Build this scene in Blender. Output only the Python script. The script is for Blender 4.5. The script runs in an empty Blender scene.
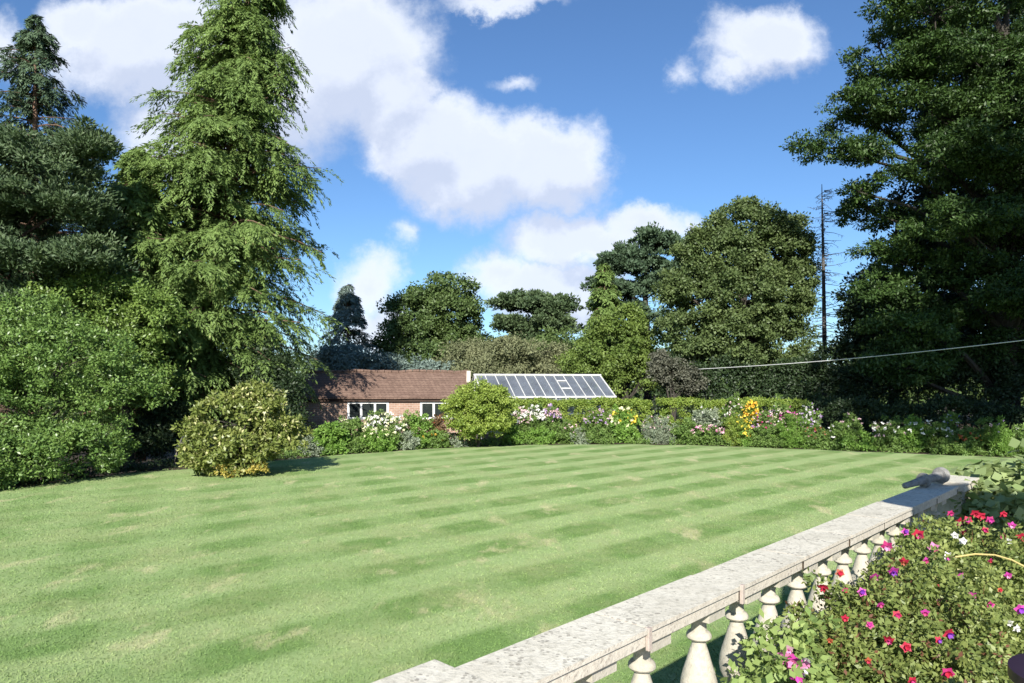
import bpy, math, random
import numpy as np
from mathutils import Vector
R = math.radians
rng = np.random.default_rng(7)
random.seed(7)
sc = bpy.context.scene
col = sc.collection

# ------------------------------------------------------------------ camera
EYE = 2.3            # eye height above the lawn
F = 700.0            # focal length in pixels
HOR = 383.0
cam = bpy.data.cameras.new('camera')
cam.sensor_width = 36.0
cam.lens = 36.0 * F / 1024
cam.shift_y = (HOR - 341.5) / 1024
cam.clip_start = 0.05
cam.clip_end = 3000
camo = bpy.data.objects.new('camera', cam)
camo.location = (0, 0, EYE)
camo.rotation_euler = (R(90), 0, 0)
col.objects.link(camo)
sc.camera = camo

# ------------------------------------------------------------------ light
SUN_EL, SUN_X, SUN_Y = 30.0, -0.12, -0.993     # direction towards the sun
az = math.atan2(SUN_X, SUN_Y)
sun = bpy.data.lights.new('sun', 'SUN')
sun.energy = 4.8
sun.angle = R(0.55)
sun.color = (1.0, 0.955, 0.87)
suno = bpy.data.objects.new('sun', sun)
ce = math.cos(R(SUN_EL))
sdir = Vector((SUN_X * ce, SUN_Y * ce, math.sin(R(SUN_EL)))).normalized()
suno.rotation_euler = sdir.to_track_quat('Z', 'Y').to_euler()
suno.location = (0, 0, 40)
col.objects.link(suno)
sc.view_settings.view_transform = 'Standard'
sc.view_settings.look = 'None'
sc.view_settings.exposure = 0.95
sc.view_settings.gamma = 1.0
sc.view_settings.use_curve_mapping = False
sc.cycles.max_bounces = 6
sc.cycles.diffuse_bounces = 3
sc.cycles.glossy_bounces = 2
sc.cycles.transmission_bounces = 3
sc.cycles.transparent_max_bounces = 8
sc.cycles.use_denoising = True

# ------------------------------------------------------------------ node helper
class NT:
    def __init__(s, tree):
        s.t = tree; s.n = tree.nodes; s.l = tree.links
    def new(s, typ, **kw):
        n = s.n.new(typ)
        for k, v in kw.items(): setattr(n, k, v)
        return n
    def set(s, sock, v):
        if isinstance(v, bpy.types.NodeSocket): s.l.new(v, sock)
        elif v is not None: sock.default_value = v
    def m(s, op, a, b=None, c=None, clamp=False):
        n = s.new('ShaderNodeMath', operation=op, use_clamp=clamp)
        for i, v in enumerate((a, b, c)):
            if v is not None: s.set(n.inputs[i], v)
        return n.outputs[0]
    def noise(s, vec, scale, detail=3, rough=.5, dist=0., out='Fac'):
        n = s.new('ShaderNodeTexNoise')
        if vec is not None: s.l.new(vec, n.inputs['Vector'])
        n.inputs['Scale'].default_value = scale
        n.inputs['Detail'].default_value = detail
        n.inputs['Roughness'].default_value = rough
        n.inputs['Distortion'].default_value = dist
        return n.outputs[out]
    def mix(s, f, a, b, mode='MIX'):
        n = s.new('ShaderNodeMix', data_type='RGBA', blend_type=mode)
        s.set(n.inputs[0], f)
        for i, v in ((6, a), (7, b)):
            if isinstance(v, (tuple, list)): v = (*v[:3], 1)
            s.set(n.inputs[i], v)
        return n.outputs[2]
    def rng(s, v, a, b, c=0., d=1., smooth=False):
        n = s.new('ShaderNodeMapRange')
        if smooth: n.interpolation_type = 'SMOOTHSTEP'
        s.set(n.inputs[0], v)
        for i, x in enumerate((a, b, c, d)): n.inputs[i + 1].default_value = x
        return n.outputs[0]

# ------------------------------------------------------------------ sky
world = bpy.data.worlds.new('World')
sc.world = world
world.use_nodes = True
w = NT(world.node_tree)
w.n.clear()
# cloud banks: ellipses in (x/y, z/y) of the sky direction
PXC = [(150,48,105,62),(250,85,110,85),(345,55,92,80),(395,95,50,60),(90,20,45,35),(8,40,22,34),(210,130,100,50),
       (425,140,66,55),(470,170,80,55),(545,165,66,50),(575,150,35,35),(440,180,45,42),
       (570,240,70,36),(500,278,40,30),(560,292,80,36),(640,225,58,22),(690,222,25,14),
       (372,285,34,30),(385,325,48,30),(398,238,15,15),(765,40,58,40),(735,70,30,20),(688,70,13,17),(500,4,62,12),(515,80,22,10)]
def cloud_group():
    g = bpy.data.node_groups.new('clouds', 'ShaderNodeTree')
    g.interface.new_socket('UV', in_out='INPUT', socket_type='NodeSocketVector')
    g.interface.new_socket('D', in_out='OUTPUT', socket_type='NodeSocketFloat')
    q = NT(g)
    gi = q.new('NodeGroupInput'); go = q.new('NodeGroupOutput')
    uv = gi.outputs[0]
    def vm(op, a, b=None, s=None):
        n = q.new('ShaderNodeVectorMath', operation=op)
        q.set(n.inputs[0], a)
        if b is not None: q.set(n.inputs[1], b)
        if s is not None: n.inputs['Scale'].default_value = s
        return n
    nz = q.noise(uv, 6.5, 7, .62, out='Color')
    off = vm('SCALE', vm('SUBTRACT', nz, (.5, .5, .5)).outputs[0], s=.11).outputs[0]
    nz2 = q.noise(uv, 17, 8, .68, out='Color')
    off2 = vm('SCALE', vm('SUBTRACT', nz2, (.5, .5, .5)).outputs[0], s=.065).outputs[0]
    p = vm('ADD', vm('ADD', uv, off).outputs[0], off2).outputs[0]
    cur = None
    for (px, py, rx, ry) in PXC:
        c = ((px - 512) / F, (HOR - py) / F, 0)
        d = vm('MULTIPLY', vm('SUBTRACT', p, c).outputs[0], (F / rx / 1.08, F / ry / 1.08, 0)).outputs[0]
        ln = vm('LENGTH', d).outputs['Value']
        v = q.m('MULTIPLY', q.m('SUBTRACT', 1.0, ln), min(1.0, (rx * ry) ** .5 / 60))
        cur = v if cur is None else q.m('SMOOTH_MAX', cur, v, .06)
    q.l.new(cur, go.inputs[0])
    return g
cg = cloud_group()
tc = w.new('ShaderNodeTexCoord')
sep = w.new('ShaderNodeSeparateXYZ'); w.l.new(tc.outputs['Generated'], sep.inputs[0])
ay = w.m('MAXIMUM', w.m('ABSOLUTE', sep.outputs[1]), .03)
u = w.m('DIVIDE', sep.outputs[0], ay); v = w.m('DIVIDE', sep.outputs[2], ay)
def uvnode(du, dv):
    c = w.new('ShaderNodeCombineXYZ')
    w.l.new(w.m('ADD', u, du), c.inputs[0]); w.l.new(w.m('ADD', v, dv), c.inputs[1])
    return c.outputs[0]
def cl(uv):
    n = w.new('ShaderNodeGroup'); n.node_tree = cg; w.l.new(uv, n.inputs[0]); return n.outputs[0]
uv0 = uvnode(0, 0)
d0 = cl(uv0); d1 = cl(uvnode(-.02, .055))
fine = w.noise(uv0, 9, 5, .6)
d0n = w.m('ADD', d0, w.m('MULTIPLY', w.m('SUBTRACT', fine, .5), .25))
alpha = w.rng(d0n, -.12, .38, 0, .93, True)
lit = w.rng(w.m('SUBTRACT', d0, d1), -.28, .20, 0, 1, True)
lit = w.m('ADD', lit, w.m('MULTIPLY', w.m('SUBTRACT', w.noise(uv0, 14, 5, .6), .5), .55), clamp=True)
edge = w.rng(d0n, .05, .55, 1, .35, True)
lit2 = w.m('MULTIPLY', lit, edge, clamp=True)
lit2 = w.m('ADD', w.m('MULTIPLY', lit2, .65), w.m('MULTIPLY', lit, .3), clamp=True)
sky = w.new('ShaderNodeTexSky', sky_type='NISHITA')
sky.sun_disc = False
sky.sun_elevation = R(SUN_EL)
sky.sun_rotation = az
sky.air_density = 1.0; sky.dust_density = .4; sky.ozone_density = 2.2
ccol = w.mix(lit2, (4.4, 4.9, 6.1), (6.9, 7.25, 7.9))
skyc = w.mix(1.0, sky.outputs[0], (.60, .80, 1.02), 'MULTIPLY')
fin = w.mix(alpha, skyc, ccol)
bg = w.new('ShaderNodeBackground'); w.l.new(fin, bg.inputs[0]); bg.inputs[1].default_value = .079
wo = w.new('ShaderNodeOutputWorld'); w.l.new(bg.outputs[0], wo.inputs[0])

# ------------------------------------------------------------------ materials
def mat(name):
    m = bpy.data.materials.new(name); m.use_nodes = True
    t = NT(m.node_tree); t.n.clear()
    out = t.new('ShaderNodeOutputMaterial')
    return m, t, out
def princ(t, out, color, rough=.8, bump=None, bstr=.3, bdist=.01, spec=.3):
    p = t.new('ShaderNodeBsdfPrincipled')
    if isinstance(color, (tuple, list)): color = (*color[:3], 1)
    t.set(p.inputs['Base Color'], color); t.set(p.inputs['Roughness'], rough)
    p.inputs['Specular IOR Level'].default_value = spec
    if bump is not None:
        b = t.new('ShaderNodeBump'); b.inputs['Strength'].default_value = bstr; b.inputs['Distance'].default_value = bdist
        t.l.new(bump, b.inputs['Height']); t.l.new(b.outputs[0], p.inputs['Normal'])
    t.l.new(p.outputs[0], out.inputs[0])
    return p
def leafmat(name, c0, c1, trans=.3, patch=None, pf=.55, rough=.55, nscale=.9):
    """two leaf colours, chosen leaf by leaf and bough by bough; optional third colour on some leaves"""
    m, t, out = mat(name)
    at = t.new('ShaderNodeAttribute'); at.attribute_name = 'tint'
    geo = t.new('ShaderNodeNewGeometry')
    n = t.noise(geo.outputs['Position'], nscale, 3, .6)
    f = t.m('ADD', t.m('MULTIPLY', at.outputs['Fac'], .6), t.m('MULTIPLY', t.m('SUBTRACT', n, .3), 1.0), clamp=True)
    c = t.mix(f, c0, c1)
    if patch: c = t.mix(t.m('GREATER_THAN', at.outputs['Fac'], pf), c, patch)
    p = t.new('ShaderNodeBsdfPrincipled'); t.l.new(c, p.inputs['Base Color'])
    p.inputs['Roughness'].default_value = rough; p.inputs['Specular IOR Level'].default_value = .35
    tr = t.new('ShaderNodeBsdfTranslucent'); t.l.new(t.mix(1., c, (1.0, 1.05, .55), 'MULTIPLY'), tr.inputs[0])
    mx = t.new('ShaderNodeMixShader'); mx.inputs[0].default_value = trans
    t.l.new(p.outputs[0], mx.inputs[1]); t.l.new(tr.outputs[0], mx.inputs[2]); t.l.new(mx.outputs[0], out.inputs[0])
    return m
def barkmat(name, c0, c1):
    m, t, out = mat(name)
    tc = t.new('ShaderNodeTexCoord'); mp = t.new('ShaderNodeMapping'); t.l.new(tc.outputs['Object'], mp.inputs[0])
    mp.inputs['Scale'].default_value = (6, 6, 1.2)
    n = t.noise(mp.outputs[0], 3, 5, .7)
    princ(t, out, t.mix(n, c0, c1), .95, n, .8, .04)
    return m
def petal(name, c, trans=.25):
    m, t, out = mat(name)
    at = t.new('ShaderNodeAttribute'); at.attribute_name = 'tint'
    cc = t.mix(at.outputs['Fac'], tuple(x * .72 for x in c), tuple(min(1, x * 1.15 + .02) for x in c))
    p = t.new('ShaderNodeBsdfPrincipled'); t.l.new(cc, p.inputs['Base Color']); p.inputs['Roughness'].default_value = .6
    tr = t.new('ShaderNodeBsdfTranslucent'); t.l.new(cc, tr.inputs[0])
    mx = t.new('ShaderNodeMixShader'); mx.inputs[0].default_value = trans
    t.l.new(p.outputs[0], mx.inputs[1]); t.l.new(tr.outputs[0], mx.inputs[2]); t.l.new(mx.outputs[0], out.inputs[0])
    return m

def lawn_mat():
    m, t, out = mat('mown_grass')
    geo = t.new('ShaderNodeNewGeometry'); pos = geo.outputs['Position']
    s = t.new('ShaderNodeSeparateXYZ'); t.l.new(pos, s.inputs[0])
    a = R(47.5)
    wob = t.m('MULTIPLY', t.m('SUBTRACT', t.noise(pos, .35, 2, .5), .5), .32)
    p = t.m('ADD', t.m('ADD', t.m('MULTIPLY', s.outputs[0], -math.cos(a)), t.m('MULTIPLY', s.outputs[1], math.sin(a))), wob)
    st = t.m('SINE', t.m('MULTIPLY', t.m('ADD', p, -6.0 + 1.36 / 4), 2 * math.pi / 1.36))
    st = t.rng(st, -.6, .6, 0, 1, True)
    b = R(-24)
    p2 = t.m('ADD', t.m('ADD', t.m('MULTIPLY', s.outputs[0], math.cos(b)), t.m('MULTIPLY', s.outputs[1], -math.sin(b))), wob)
    st2 = t.m('SINE', t.m('MULTIPLY', p2, 2 * math.pi / 1.7))
    st2 = t.rng(st2, -.6, .6, 0, 1, True)
    # the first family fades to the left of the lawn, the second shows there
    xw = t.rng(s.outputs[0], -8.5, 2.5, .22, 1, True)
    big = t.noise(pos, .55, 4, .6)
    stn = t.m('MULTIPLY', t.m('SUBTRACT', st, .5), t.m('MULTIPLY', t.m('MULTIPLY', xw, t.rng(st2, 0, 1, .55, 1.25)), t.rng(big, .32, .6, .5, 1.15)))
    st2n = t.m('MULTIPLY', t.m('SUBTRACT', st2, .5), t.rng(s.outputs[0], -7, 3, .5, .30))
    mid = t.noise(pos, 2.6, 4, .65); fin = t.noise(pos, 22, 4, .7)
    f = t.m('ADD', t.m('ADD', .5, t.m('MULTIPLY', stn, 1.05)), t.m('MULTIPLY', st2n, .55))
    f = t.m('ADD', f, t.m('MULTIPLY', t.m('SUBTRACT', mid, .5), .9))
    f = t.m('ADD', f, t.m('MULTIPLY', t.m('SUBTRACT', fin, .5), .9), clamp=True)
    c = t.mix(f, (.308, .398, .172), (.155, .250, .078))
    # worn, straw coloured patches
    mp = t.new('ShaderNodeMapping'); t.l.new(pos, mp.inputs[0]); mp.inputs['Rotation'].default_value = (0, 0, R(-42)); mp.inputs['Scale'].default_value = (1.5, .75, 1)
    dn = t.noise(mp.outputs[0], 1.0, 5, .62)
    dr = t.rng(dn, .555, .70, 0, .8, True)
    dr = t.m('MULTIPLY', dr, t.rng(fin, .3, .6, .5, 1))
    c = t.mix(dr, c, (.52, .48, .28))
    dr2 = t.rng(t.noise(pos, .9, 4, .7), .45, .7, 0, .6)
    c = t.mix(dr2, c, (.33, .36, .17))
    at = t.new('ShaderNodeAttribute'); at.attribute_name = 'tint'
    c = t.mix(t.m('MULTIPLY', at.outputs['Fac'], .55), c, (.10, .17, .05))
    princ(t, out, c, .95, t.noise(pos, 60, 3, .7), .5, .015, .03)
    return m
M = {}
M['lawn'] = lawn_mat()
def simple(name, c0, c1, scale=4, rough=.85, bstr=.4, bdist=.01, spec=.3, detail=5, lo=.3, hi=.7):
    m, t, out = mat(name)
    tc = t.new('ShaderNodeTexCoord')
    n = t.noise(tc.outputs['Object'], scale, detail, .65)
    c = t.mix(t.rng(n, lo, hi), c0, c1)
    princ(t, out, c, rough, t.noise(tc.outputs['Object'], scale * 6, 4, .7), bstr, bdist, spec)
    return m
M['soil'] = simple('garden_soil', (.035, .026, .016), (.075, .055, .035), 3, .95, .8, .04)
M['paving'] = None
def paving():
    m, t, out = mat('terrace_stone')
    geo = t.new('ShaderNodeNewGeometry')
    mp = t.new('ShaderNodeMapping'); t.l.new(geo.outputs['Position'], mp.inputs[0]); mp.inputs['Rotation'].default_value = (0, 0, R(-46))
    br = t.new('ShaderNodeTexBrick'); t.l.new(mp.outputs[0], br.inputs[0])
    br.inputs['Scale'].default_value = 1.0; br.inputs['Brick Width'].default_value = .6; br.inputs['Row Height'].default_value = .45
    br.inputs['Mortar Size'].default_value = .008
    br.inputs['Color1'].default_value = (.34, .32, .29, 1); br.inputs['Color2'].default_value = (.28, .265, .25, 1); br.inputs['Mortar'].default_value = (.12, .11, .09, 1)
    n = t.noise(geo.outputs['Position'], 7, 6, .7)
    c = t.mix(t.rng(n, .45, .7, 0, .5), br.outputs[0], (.2, .19, .16))
    princ(t, out, c, .9, n, .3, .01)
    return m
M['paving'] = paving()
def stone(name, spots=True, base=(.58, .53, .44), base2=(.47, .42, .34)):
    m, t, out = mat(name)
    geo = t.new('ShaderNodeNewGeometry'); pos = geo.outputs['Position']
    n = t.noise(pos, 5, 6, .65); f = t.noise(pos, 45, 5, .7)
    c = t.mix(t.rng(n, .3, .72), base, base2)
    c = t.mix(t.rng(f, .46, .72, 0, .7), c, (.28, .26, .20))
    if spots:   # dark lichen blotches
        vo = t.new('ShaderNodeTexVoronoi'); t.l.new(pos, vo.inputs['Vector']); vo.inputs['Scale'].default_value = 52
        sz = t.noise(pos, 11, 3, .6)
        sp = t.m('LESS_THAN', vo.outputs['Distance'], t.rng(sz, .42, .64, 0, .42))
        c = t.mix(t.m('MULTIPLY', sp, .6), c, (.20, .18, .15))
        vo2 = t.new('ShaderNodeTexVoronoi'); t.l.new(pos, vo2.inputs['Vector']); vo2.inputs['Scale'].default_value = 13
        sp2 = t.m('LESS_THAN', vo2.outputs['Distance'], t.rng(t.noise(pos, 6, 3, .6), .5, .7, 0, .3))
        c = t.mix(t.m('MULTIPLY', sp2, .45), c, (.66, .63, .54))
    if spots:   # side faces coloured darker brown: staining plus their shade painted in
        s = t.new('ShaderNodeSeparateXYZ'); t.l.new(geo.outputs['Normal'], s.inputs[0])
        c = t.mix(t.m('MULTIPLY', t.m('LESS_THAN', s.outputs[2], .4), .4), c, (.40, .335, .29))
    princ(t, out, c, .92, t.m('ADD', f, n), .7, .006, .2)
    return m
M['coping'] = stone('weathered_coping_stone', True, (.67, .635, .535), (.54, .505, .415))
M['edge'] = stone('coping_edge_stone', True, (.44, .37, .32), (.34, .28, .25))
M['baluster'] = stone('cast_stone', False, (.52, .48, .40), (.38, .35, .29))
M['bark'] = barkmat('conifer_bark', (.10, .06, .04), (.22, .14, .10))
M['bark_grey'] = barkmat('grey_bark', (.028, .024, .020), (.07, .062, .05))
M['bark_red'] = barkmat('pine_bark', (.05, .032, .026), (.12, .075, .055))
M['deadwood'] = barkmat('dead_wood', (.07, .065, .06), (.15, .14, .13))
M['white'] = simple('white_paint', (.70, .70, .68), (.80, .80, .78), 3, .5, .1, .003)
M['stem'] = simple('green_stem', (.07, .10, .03), (.12, .14, .05), 9, .7)
M['redstem'] = simple('reddish_stem', (.16, .05, .03), (.22, .12, .05), 9, .7)

# ------------------------------------------------------------------ mesh helpers
def make_mesh(name, V, Fq, material, tint=None, smooth=False):
    me = bpy.data.meshes.new(name)
    V = np.asarray(V, dtype=np.float32)
    me.vertices.add(len(V)); me.vertices.foreach_set('co', V.ravel())
    Fq = np.asarray(Fq, dtype=np.int32)
    nf = len(Fq); k = Fq.shape[1]
    me.loops.add(nf * k); me.loops.foreach_set('vertex_index', Fq.ravel())
    me.polygons.add(nf)
    me.polygons.foreach_set('loop_start', np.arange(0, nf * k, k, dtype=np.int32))
    me.polygons.foreach_set('loop_total', np.full(nf, k, dtype=np.int32))
    if smooth: me.polygons.foreach_set('use_smooth', np.ones(nf, dtype=bool))
    if tint is not None:
        a = me.attributes.new('tint', 'FLOAT', 'FACE'); a.data.foreach_set('value', np.asarray(tint, dtype=np.float32))
    me.materials.append(material)
    me.update(calc_edges=True)
    return me
def link(name, me, parent=None):
    o = bpy.data.objects.new(name, me); col.objects.link(o)
    if parent is not None:
        o.parent = parent
        o.location = -parent.location     # mesh data is in world coordinates
    return o
def empty(name, loc, label, cat, group=None):
    o = bpy.data.objects.new(name, None); col.objects.link(o); o.location = loc
    o.empty_display_size = .3
    return tag(o, label, cat, group)
def tag(o, label=None, cat=None, group=None, kind=None):
    if label: o['label'] = label
    if cat: o['category'] = cat
    if group: o['group'] = group
    if kind: o['kind'] = kind
    return o
class MB:
    """collects quads/tris of ordinary geometry"""
    def __init__(s): s.v = []; s.f = []
    def add(s, vs, fs):
        b = len(s.v); s.v += [tuple(x) for x in vs]; s.f += [tuple(i + b for i in f) for f in fs]
    def box(s, c, size, ax=None):
        ax = ax or (Vector((1, 0, 0)), Vector((0, 1, 0)), Vector((0, 0, 1)))
        c = Vector(c); h = [x / 2 for x in size]; vs = []
        for i in (-1, 1):
            for j in (-1, 1):
                for k in (-1, 1): vs.append(c + ax[0] * h[0] * i + ax[1] * h[1] * j + ax[2] * h[2] * k)
        s.add(vs, [(0, 1, 3, 2), (4, 6, 7, 5), (0, 4, 5, 1), (2, 3, 7, 6), (0, 2, 6, 4), (1, 5, 7, 3)])
    def tube(s, pts, radii, sides=6, cap=True):
        pts = [Vector(p) for p in pts]; base = len(s.v); n = len(pts)
        for i, p in enumerate(pts):
            d = (pts[min(i + 1, n - 1)] - pts[max(i - 1, 0)]).normalized()
            a = d.cross(Vector((0, 0, 1)) if abs(d.z) < .95 else Vector((1, 0, 0))).normalized(); b = d.cross(a)
            for k in range(sides):
                th = 2 * math.pi * k / sides
                s.v.append(tuple(p + (a * math.cos(th) + b * math.sin(th)) * radii[i]))
        for i in range(n - 1):
            for k in range(sides):
                k2 = (k + 1) % sides
                s.f.append((base + i * sides + k, base + i * sides + k2, base + (i + 1) * sides + k2, base + (i + 1) * sides + k))
        if cap:
            s.f.append(tuple(base + k for k in range(sides))[::-1]); s.f.append(tuple(base + (n - 1) * sides + k for k in range(sides)))
    def lathe(s, prof, c, axis=None, sides=24):
        """prof: (radius, distance along axis)"""
        d = Vector(axis or (0, 0, 1)).normalized(); c = Vector(c)
        a = d.cross(Vector((0, 0, 1)) if abs(d.z) < .95 else Vector((1, 0, 0))).normalized(); b = d.cross(a)
        base = len(s.v)
        for r, h in prof:
            for k in range(sides):
                th = 2 * math.pi * k / sides
                s.v.append(tuple(c + d * h + (a * math.cos(th) + b * math.sin(th)) * r))
        for i in range(len(prof) - 1):
            for k in range(sides):
                k2 = (k + 1) % sides
                s.f.append((base + i * sides + k, base + i * sides + k2, base + (i + 1) * sides + k2, base + (i + 1) * sides + k))
        s.f.append(tuple(base + k for k in range(sides))[::-1]); s.f.append(tuple(base + (len(prof) - 1) * sides + k for k in range(sides)))
    def build(s, name, material, parent=None, smooth=False, bevel=0):
        me = bpy.data.meshes.new(name); me.from_pydata(s.v, [], s.f); me.materials.append(material)
        if smooth:
            me.polygons.foreach_set('use_smooth', [True] * len(me.polygons)); me.update()
            try: me.set_sharp_from_angle(angle=R(38))
            except Exception: pass
        me.update()
        o = link(name, me, parent)
        if bevel:
            b = o.modifiers.new('bevel', 'BEVEL'); b.width = bevel; b.segments = 2; b.limit_method = 'ANGLE'
        return o

def P(px, py, Y):
    """the point at depth Y seen in that direction"""
    return np.array([(px - 512) / F * Y, Y, EYE + (HOR - py) / F * Y])
def G(px, py, z=0.):
    Y = (EYE - z) * F / (py - HOR)
    return np.array([(px - 512) / F * Y, Y, z])

def unit(a): return a / (np.linalg.norm(a, axis=-1, keepdims=True) + 1e-9)
def leaves(pos, axis, nrm, L, W, fold=.15):
    """leaf quads: base, side, tip, side"""
    axis = unit(axis); side = unit(np.cross(axis, nrm)); up = np.cross(side, axis)
    L = L[:, None]; W = W[:, None]
    a = pos; m = pos + axis * L * .5 - up * W * fold
    b = m + side * W * .5; d = m - side * W * .5; c = pos + axis * L
    V = np.stack([a, b, c, d], 1).reshape(-1, 3)
    Fq = np.arange(len(pos) * 4).reshape(-1, 4)
    return V, Fq
def rdir(n):
    return unit(rng.normal(size=(n, 3)))
def shrub_leaves(blobs, nclump, nleaf, rc, L, W, droop=0., fill=.45, flat=.7, upb=.5, lump=0.):
    """blobs: (cx,cy,cz,rx,ry,rz); clumps of leaves spread through the outer part of each ellipsoid"""
    blobs = np.array(blobs, dtype=float)
    area = (blobs[:, 3] * blobs[:, 4] + blobs[:, 3] * blobs[:, 5] + blobs[:, 4] * blobs[:, 5])
    cnt = np.maximum(2, (nclump * area / area.sum()).astype(int))
    cc = []
    for b, k in zip(blobs, cnt):
        d = rdir(k); r = fill + (1 - fill) * rng.random((k, 1)) ** .6
        r = r * (1 + .15 * rng.normal(size=(k, 1)))
        if lump:      # boughs: clumps gathered over smaller rounded masses with hollows between
            ar = 4 * math.pi * ((b[3] * b[4]) ** 1.6 / 3 + (b[3] * b[5]) ** 1.6 / 3 + (b[4] * b[5]) ** 1.6 / 3) ** (1 / 1.6)
            nl_ = max(3, int(ar / (math.pi * lump ** 2) * 1.0))
            ld = rdir(nl_); lr = lump * (.55 + .8 * rng.random(nl_))
            lc = b[:3] + ld * (b[3:6] * (.80 + .16 * rng.random((nl_, 1))) - .35 * lump)
            wi = rng.choice(nl_, k, p=lr ** 2 / (lr ** 2).sum())
            dd = rdir(k); dd[:, 2] = np.where(dd[:, 2] < -.3, -dd[:, 2], dd[:, 2])
            q = lc[wi] + dd * lr[wi][:, None] * np.array([1, 1, .8]) * (.55 + .45 * rng.random((k, 1)) ** .5)
            core = rng.random(k) < .12
            q[core] = (b[:3] + d * r * b[3:6] * .8)[core]
            cc.append(q)
        else: cc.append(b[:3] + d * r * b[3:6])
    cc = np.concatenate(cc)
    # drop clumps buried in another blob
    keep = np.ones(len(cc), bool)
    for b in blobs:
        q = np.linalg.norm((cc - b[:3]) / b[3:6], axis=1); keep &= (q > fill * .75)
    cc = cc[keep]
    k = len(cc)
    rcs = rc * (.55 + .9 * rng.random(k))
    ctint = rng.random(k)
    idx = np.repeat(np.arange(k), nleaf)
    n = len(idx)
    d = rdir(n); d[:, 2] *= flat
    rr = rng.random((n, 1)) ** .45
    pos = cc[idx] + d * rr * rcs[idx][:, None]
    outw = unit(d + np.array([0, 0, upb]) + .45 * rng.normal(size=(n, 3)))
    ax = unit(rng.normal(size=(n, 3)) * .8 + d * .8 + np.array([0, 0, -droop]))
    s = .65 + .7 * rng.random(n)
    V, Fq = leaves(pos, ax, outw, L * s, W * s)
    tint = np.clip(.45 * ctint[idx] + .55 * rng.random(n), 0, 1)
    return V, Fq, tint, cc
def cull(V, Fq, t, ok):
    k = ok(V.reshape(-1, 4, 3)[:, 0])
    V = V.reshape(-1, 4, 3)[k].reshape(-1, 3)
    return V, np.arange(len(V)).reshape(-1, 4), t[k]
def limbs(mb, base, targets, r0, bend=.25):
    base = Vector(base)
    for tgt in targets:
        tgt = Vector(tgt); d = tgt - base; L = d.length
        side = Vector(np.random.default_rng(int(abs(tgt.x * 100)) + 3).normal(size=3)) * L * .05
        pts = [base + d * s + Vector((0, 0, bend * L * math.sin(math.pi * s) * .5)) + side * math.sin(math.pi * s) for s in (0, .25, .5, .75, 1)]
        mb.tube(pts, [r0 * (1 - .8 * s) for s in (0, .25, .5, .75, 1)], 5, False)
def broad_tree(name, label, cat, base, blobs, m, nclump=600, nleaf=90, rc=.55, L=.2, W=.13, tr=.25, bark='bark_grey', group=None, nl=10, trunk_top=None, **kw):
    root = empty(name, tuple(base), label, cat, group)
    V, Fq, t, cc = shrub_leaves(blobs, nclump, nleaf, rc, L, W, **kw)
    link('crown', make_mesh('crown', V, Fq, m, t), root)
    mb = MB()
    b = Vector(base); top = Vector(trunk_top) if trunk_top is not None else Vector(np.array(blobs)[:, :3].mean(0))
    mid = b.lerp(top, .5) + Vector((.1, .05, 0)) * (top - b).length * .3
    mb.tube([b - Vector((0, 0, .3)), b.lerp(mid, .5), mid, mid.lerp(top, .5), top], [tr * 1.25, tr, tr * .85, tr * .6, tr * .3], 9)
    sel = cc[rng.choice(len(cc), min(nl, len(cc)), replace=False)]
    limbs(mb, b.lerp(top, .45), [tuple(x[:3]) for x in np.array(blobs)[:, :3]], tr * .5)
    for q in sel: limbs(mb, b.lerp(top, random.uniform(.4, .95)), [tuple(q)], tr * .28)
    mb.build('trunk', M[bark], root, True)
    return root

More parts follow.
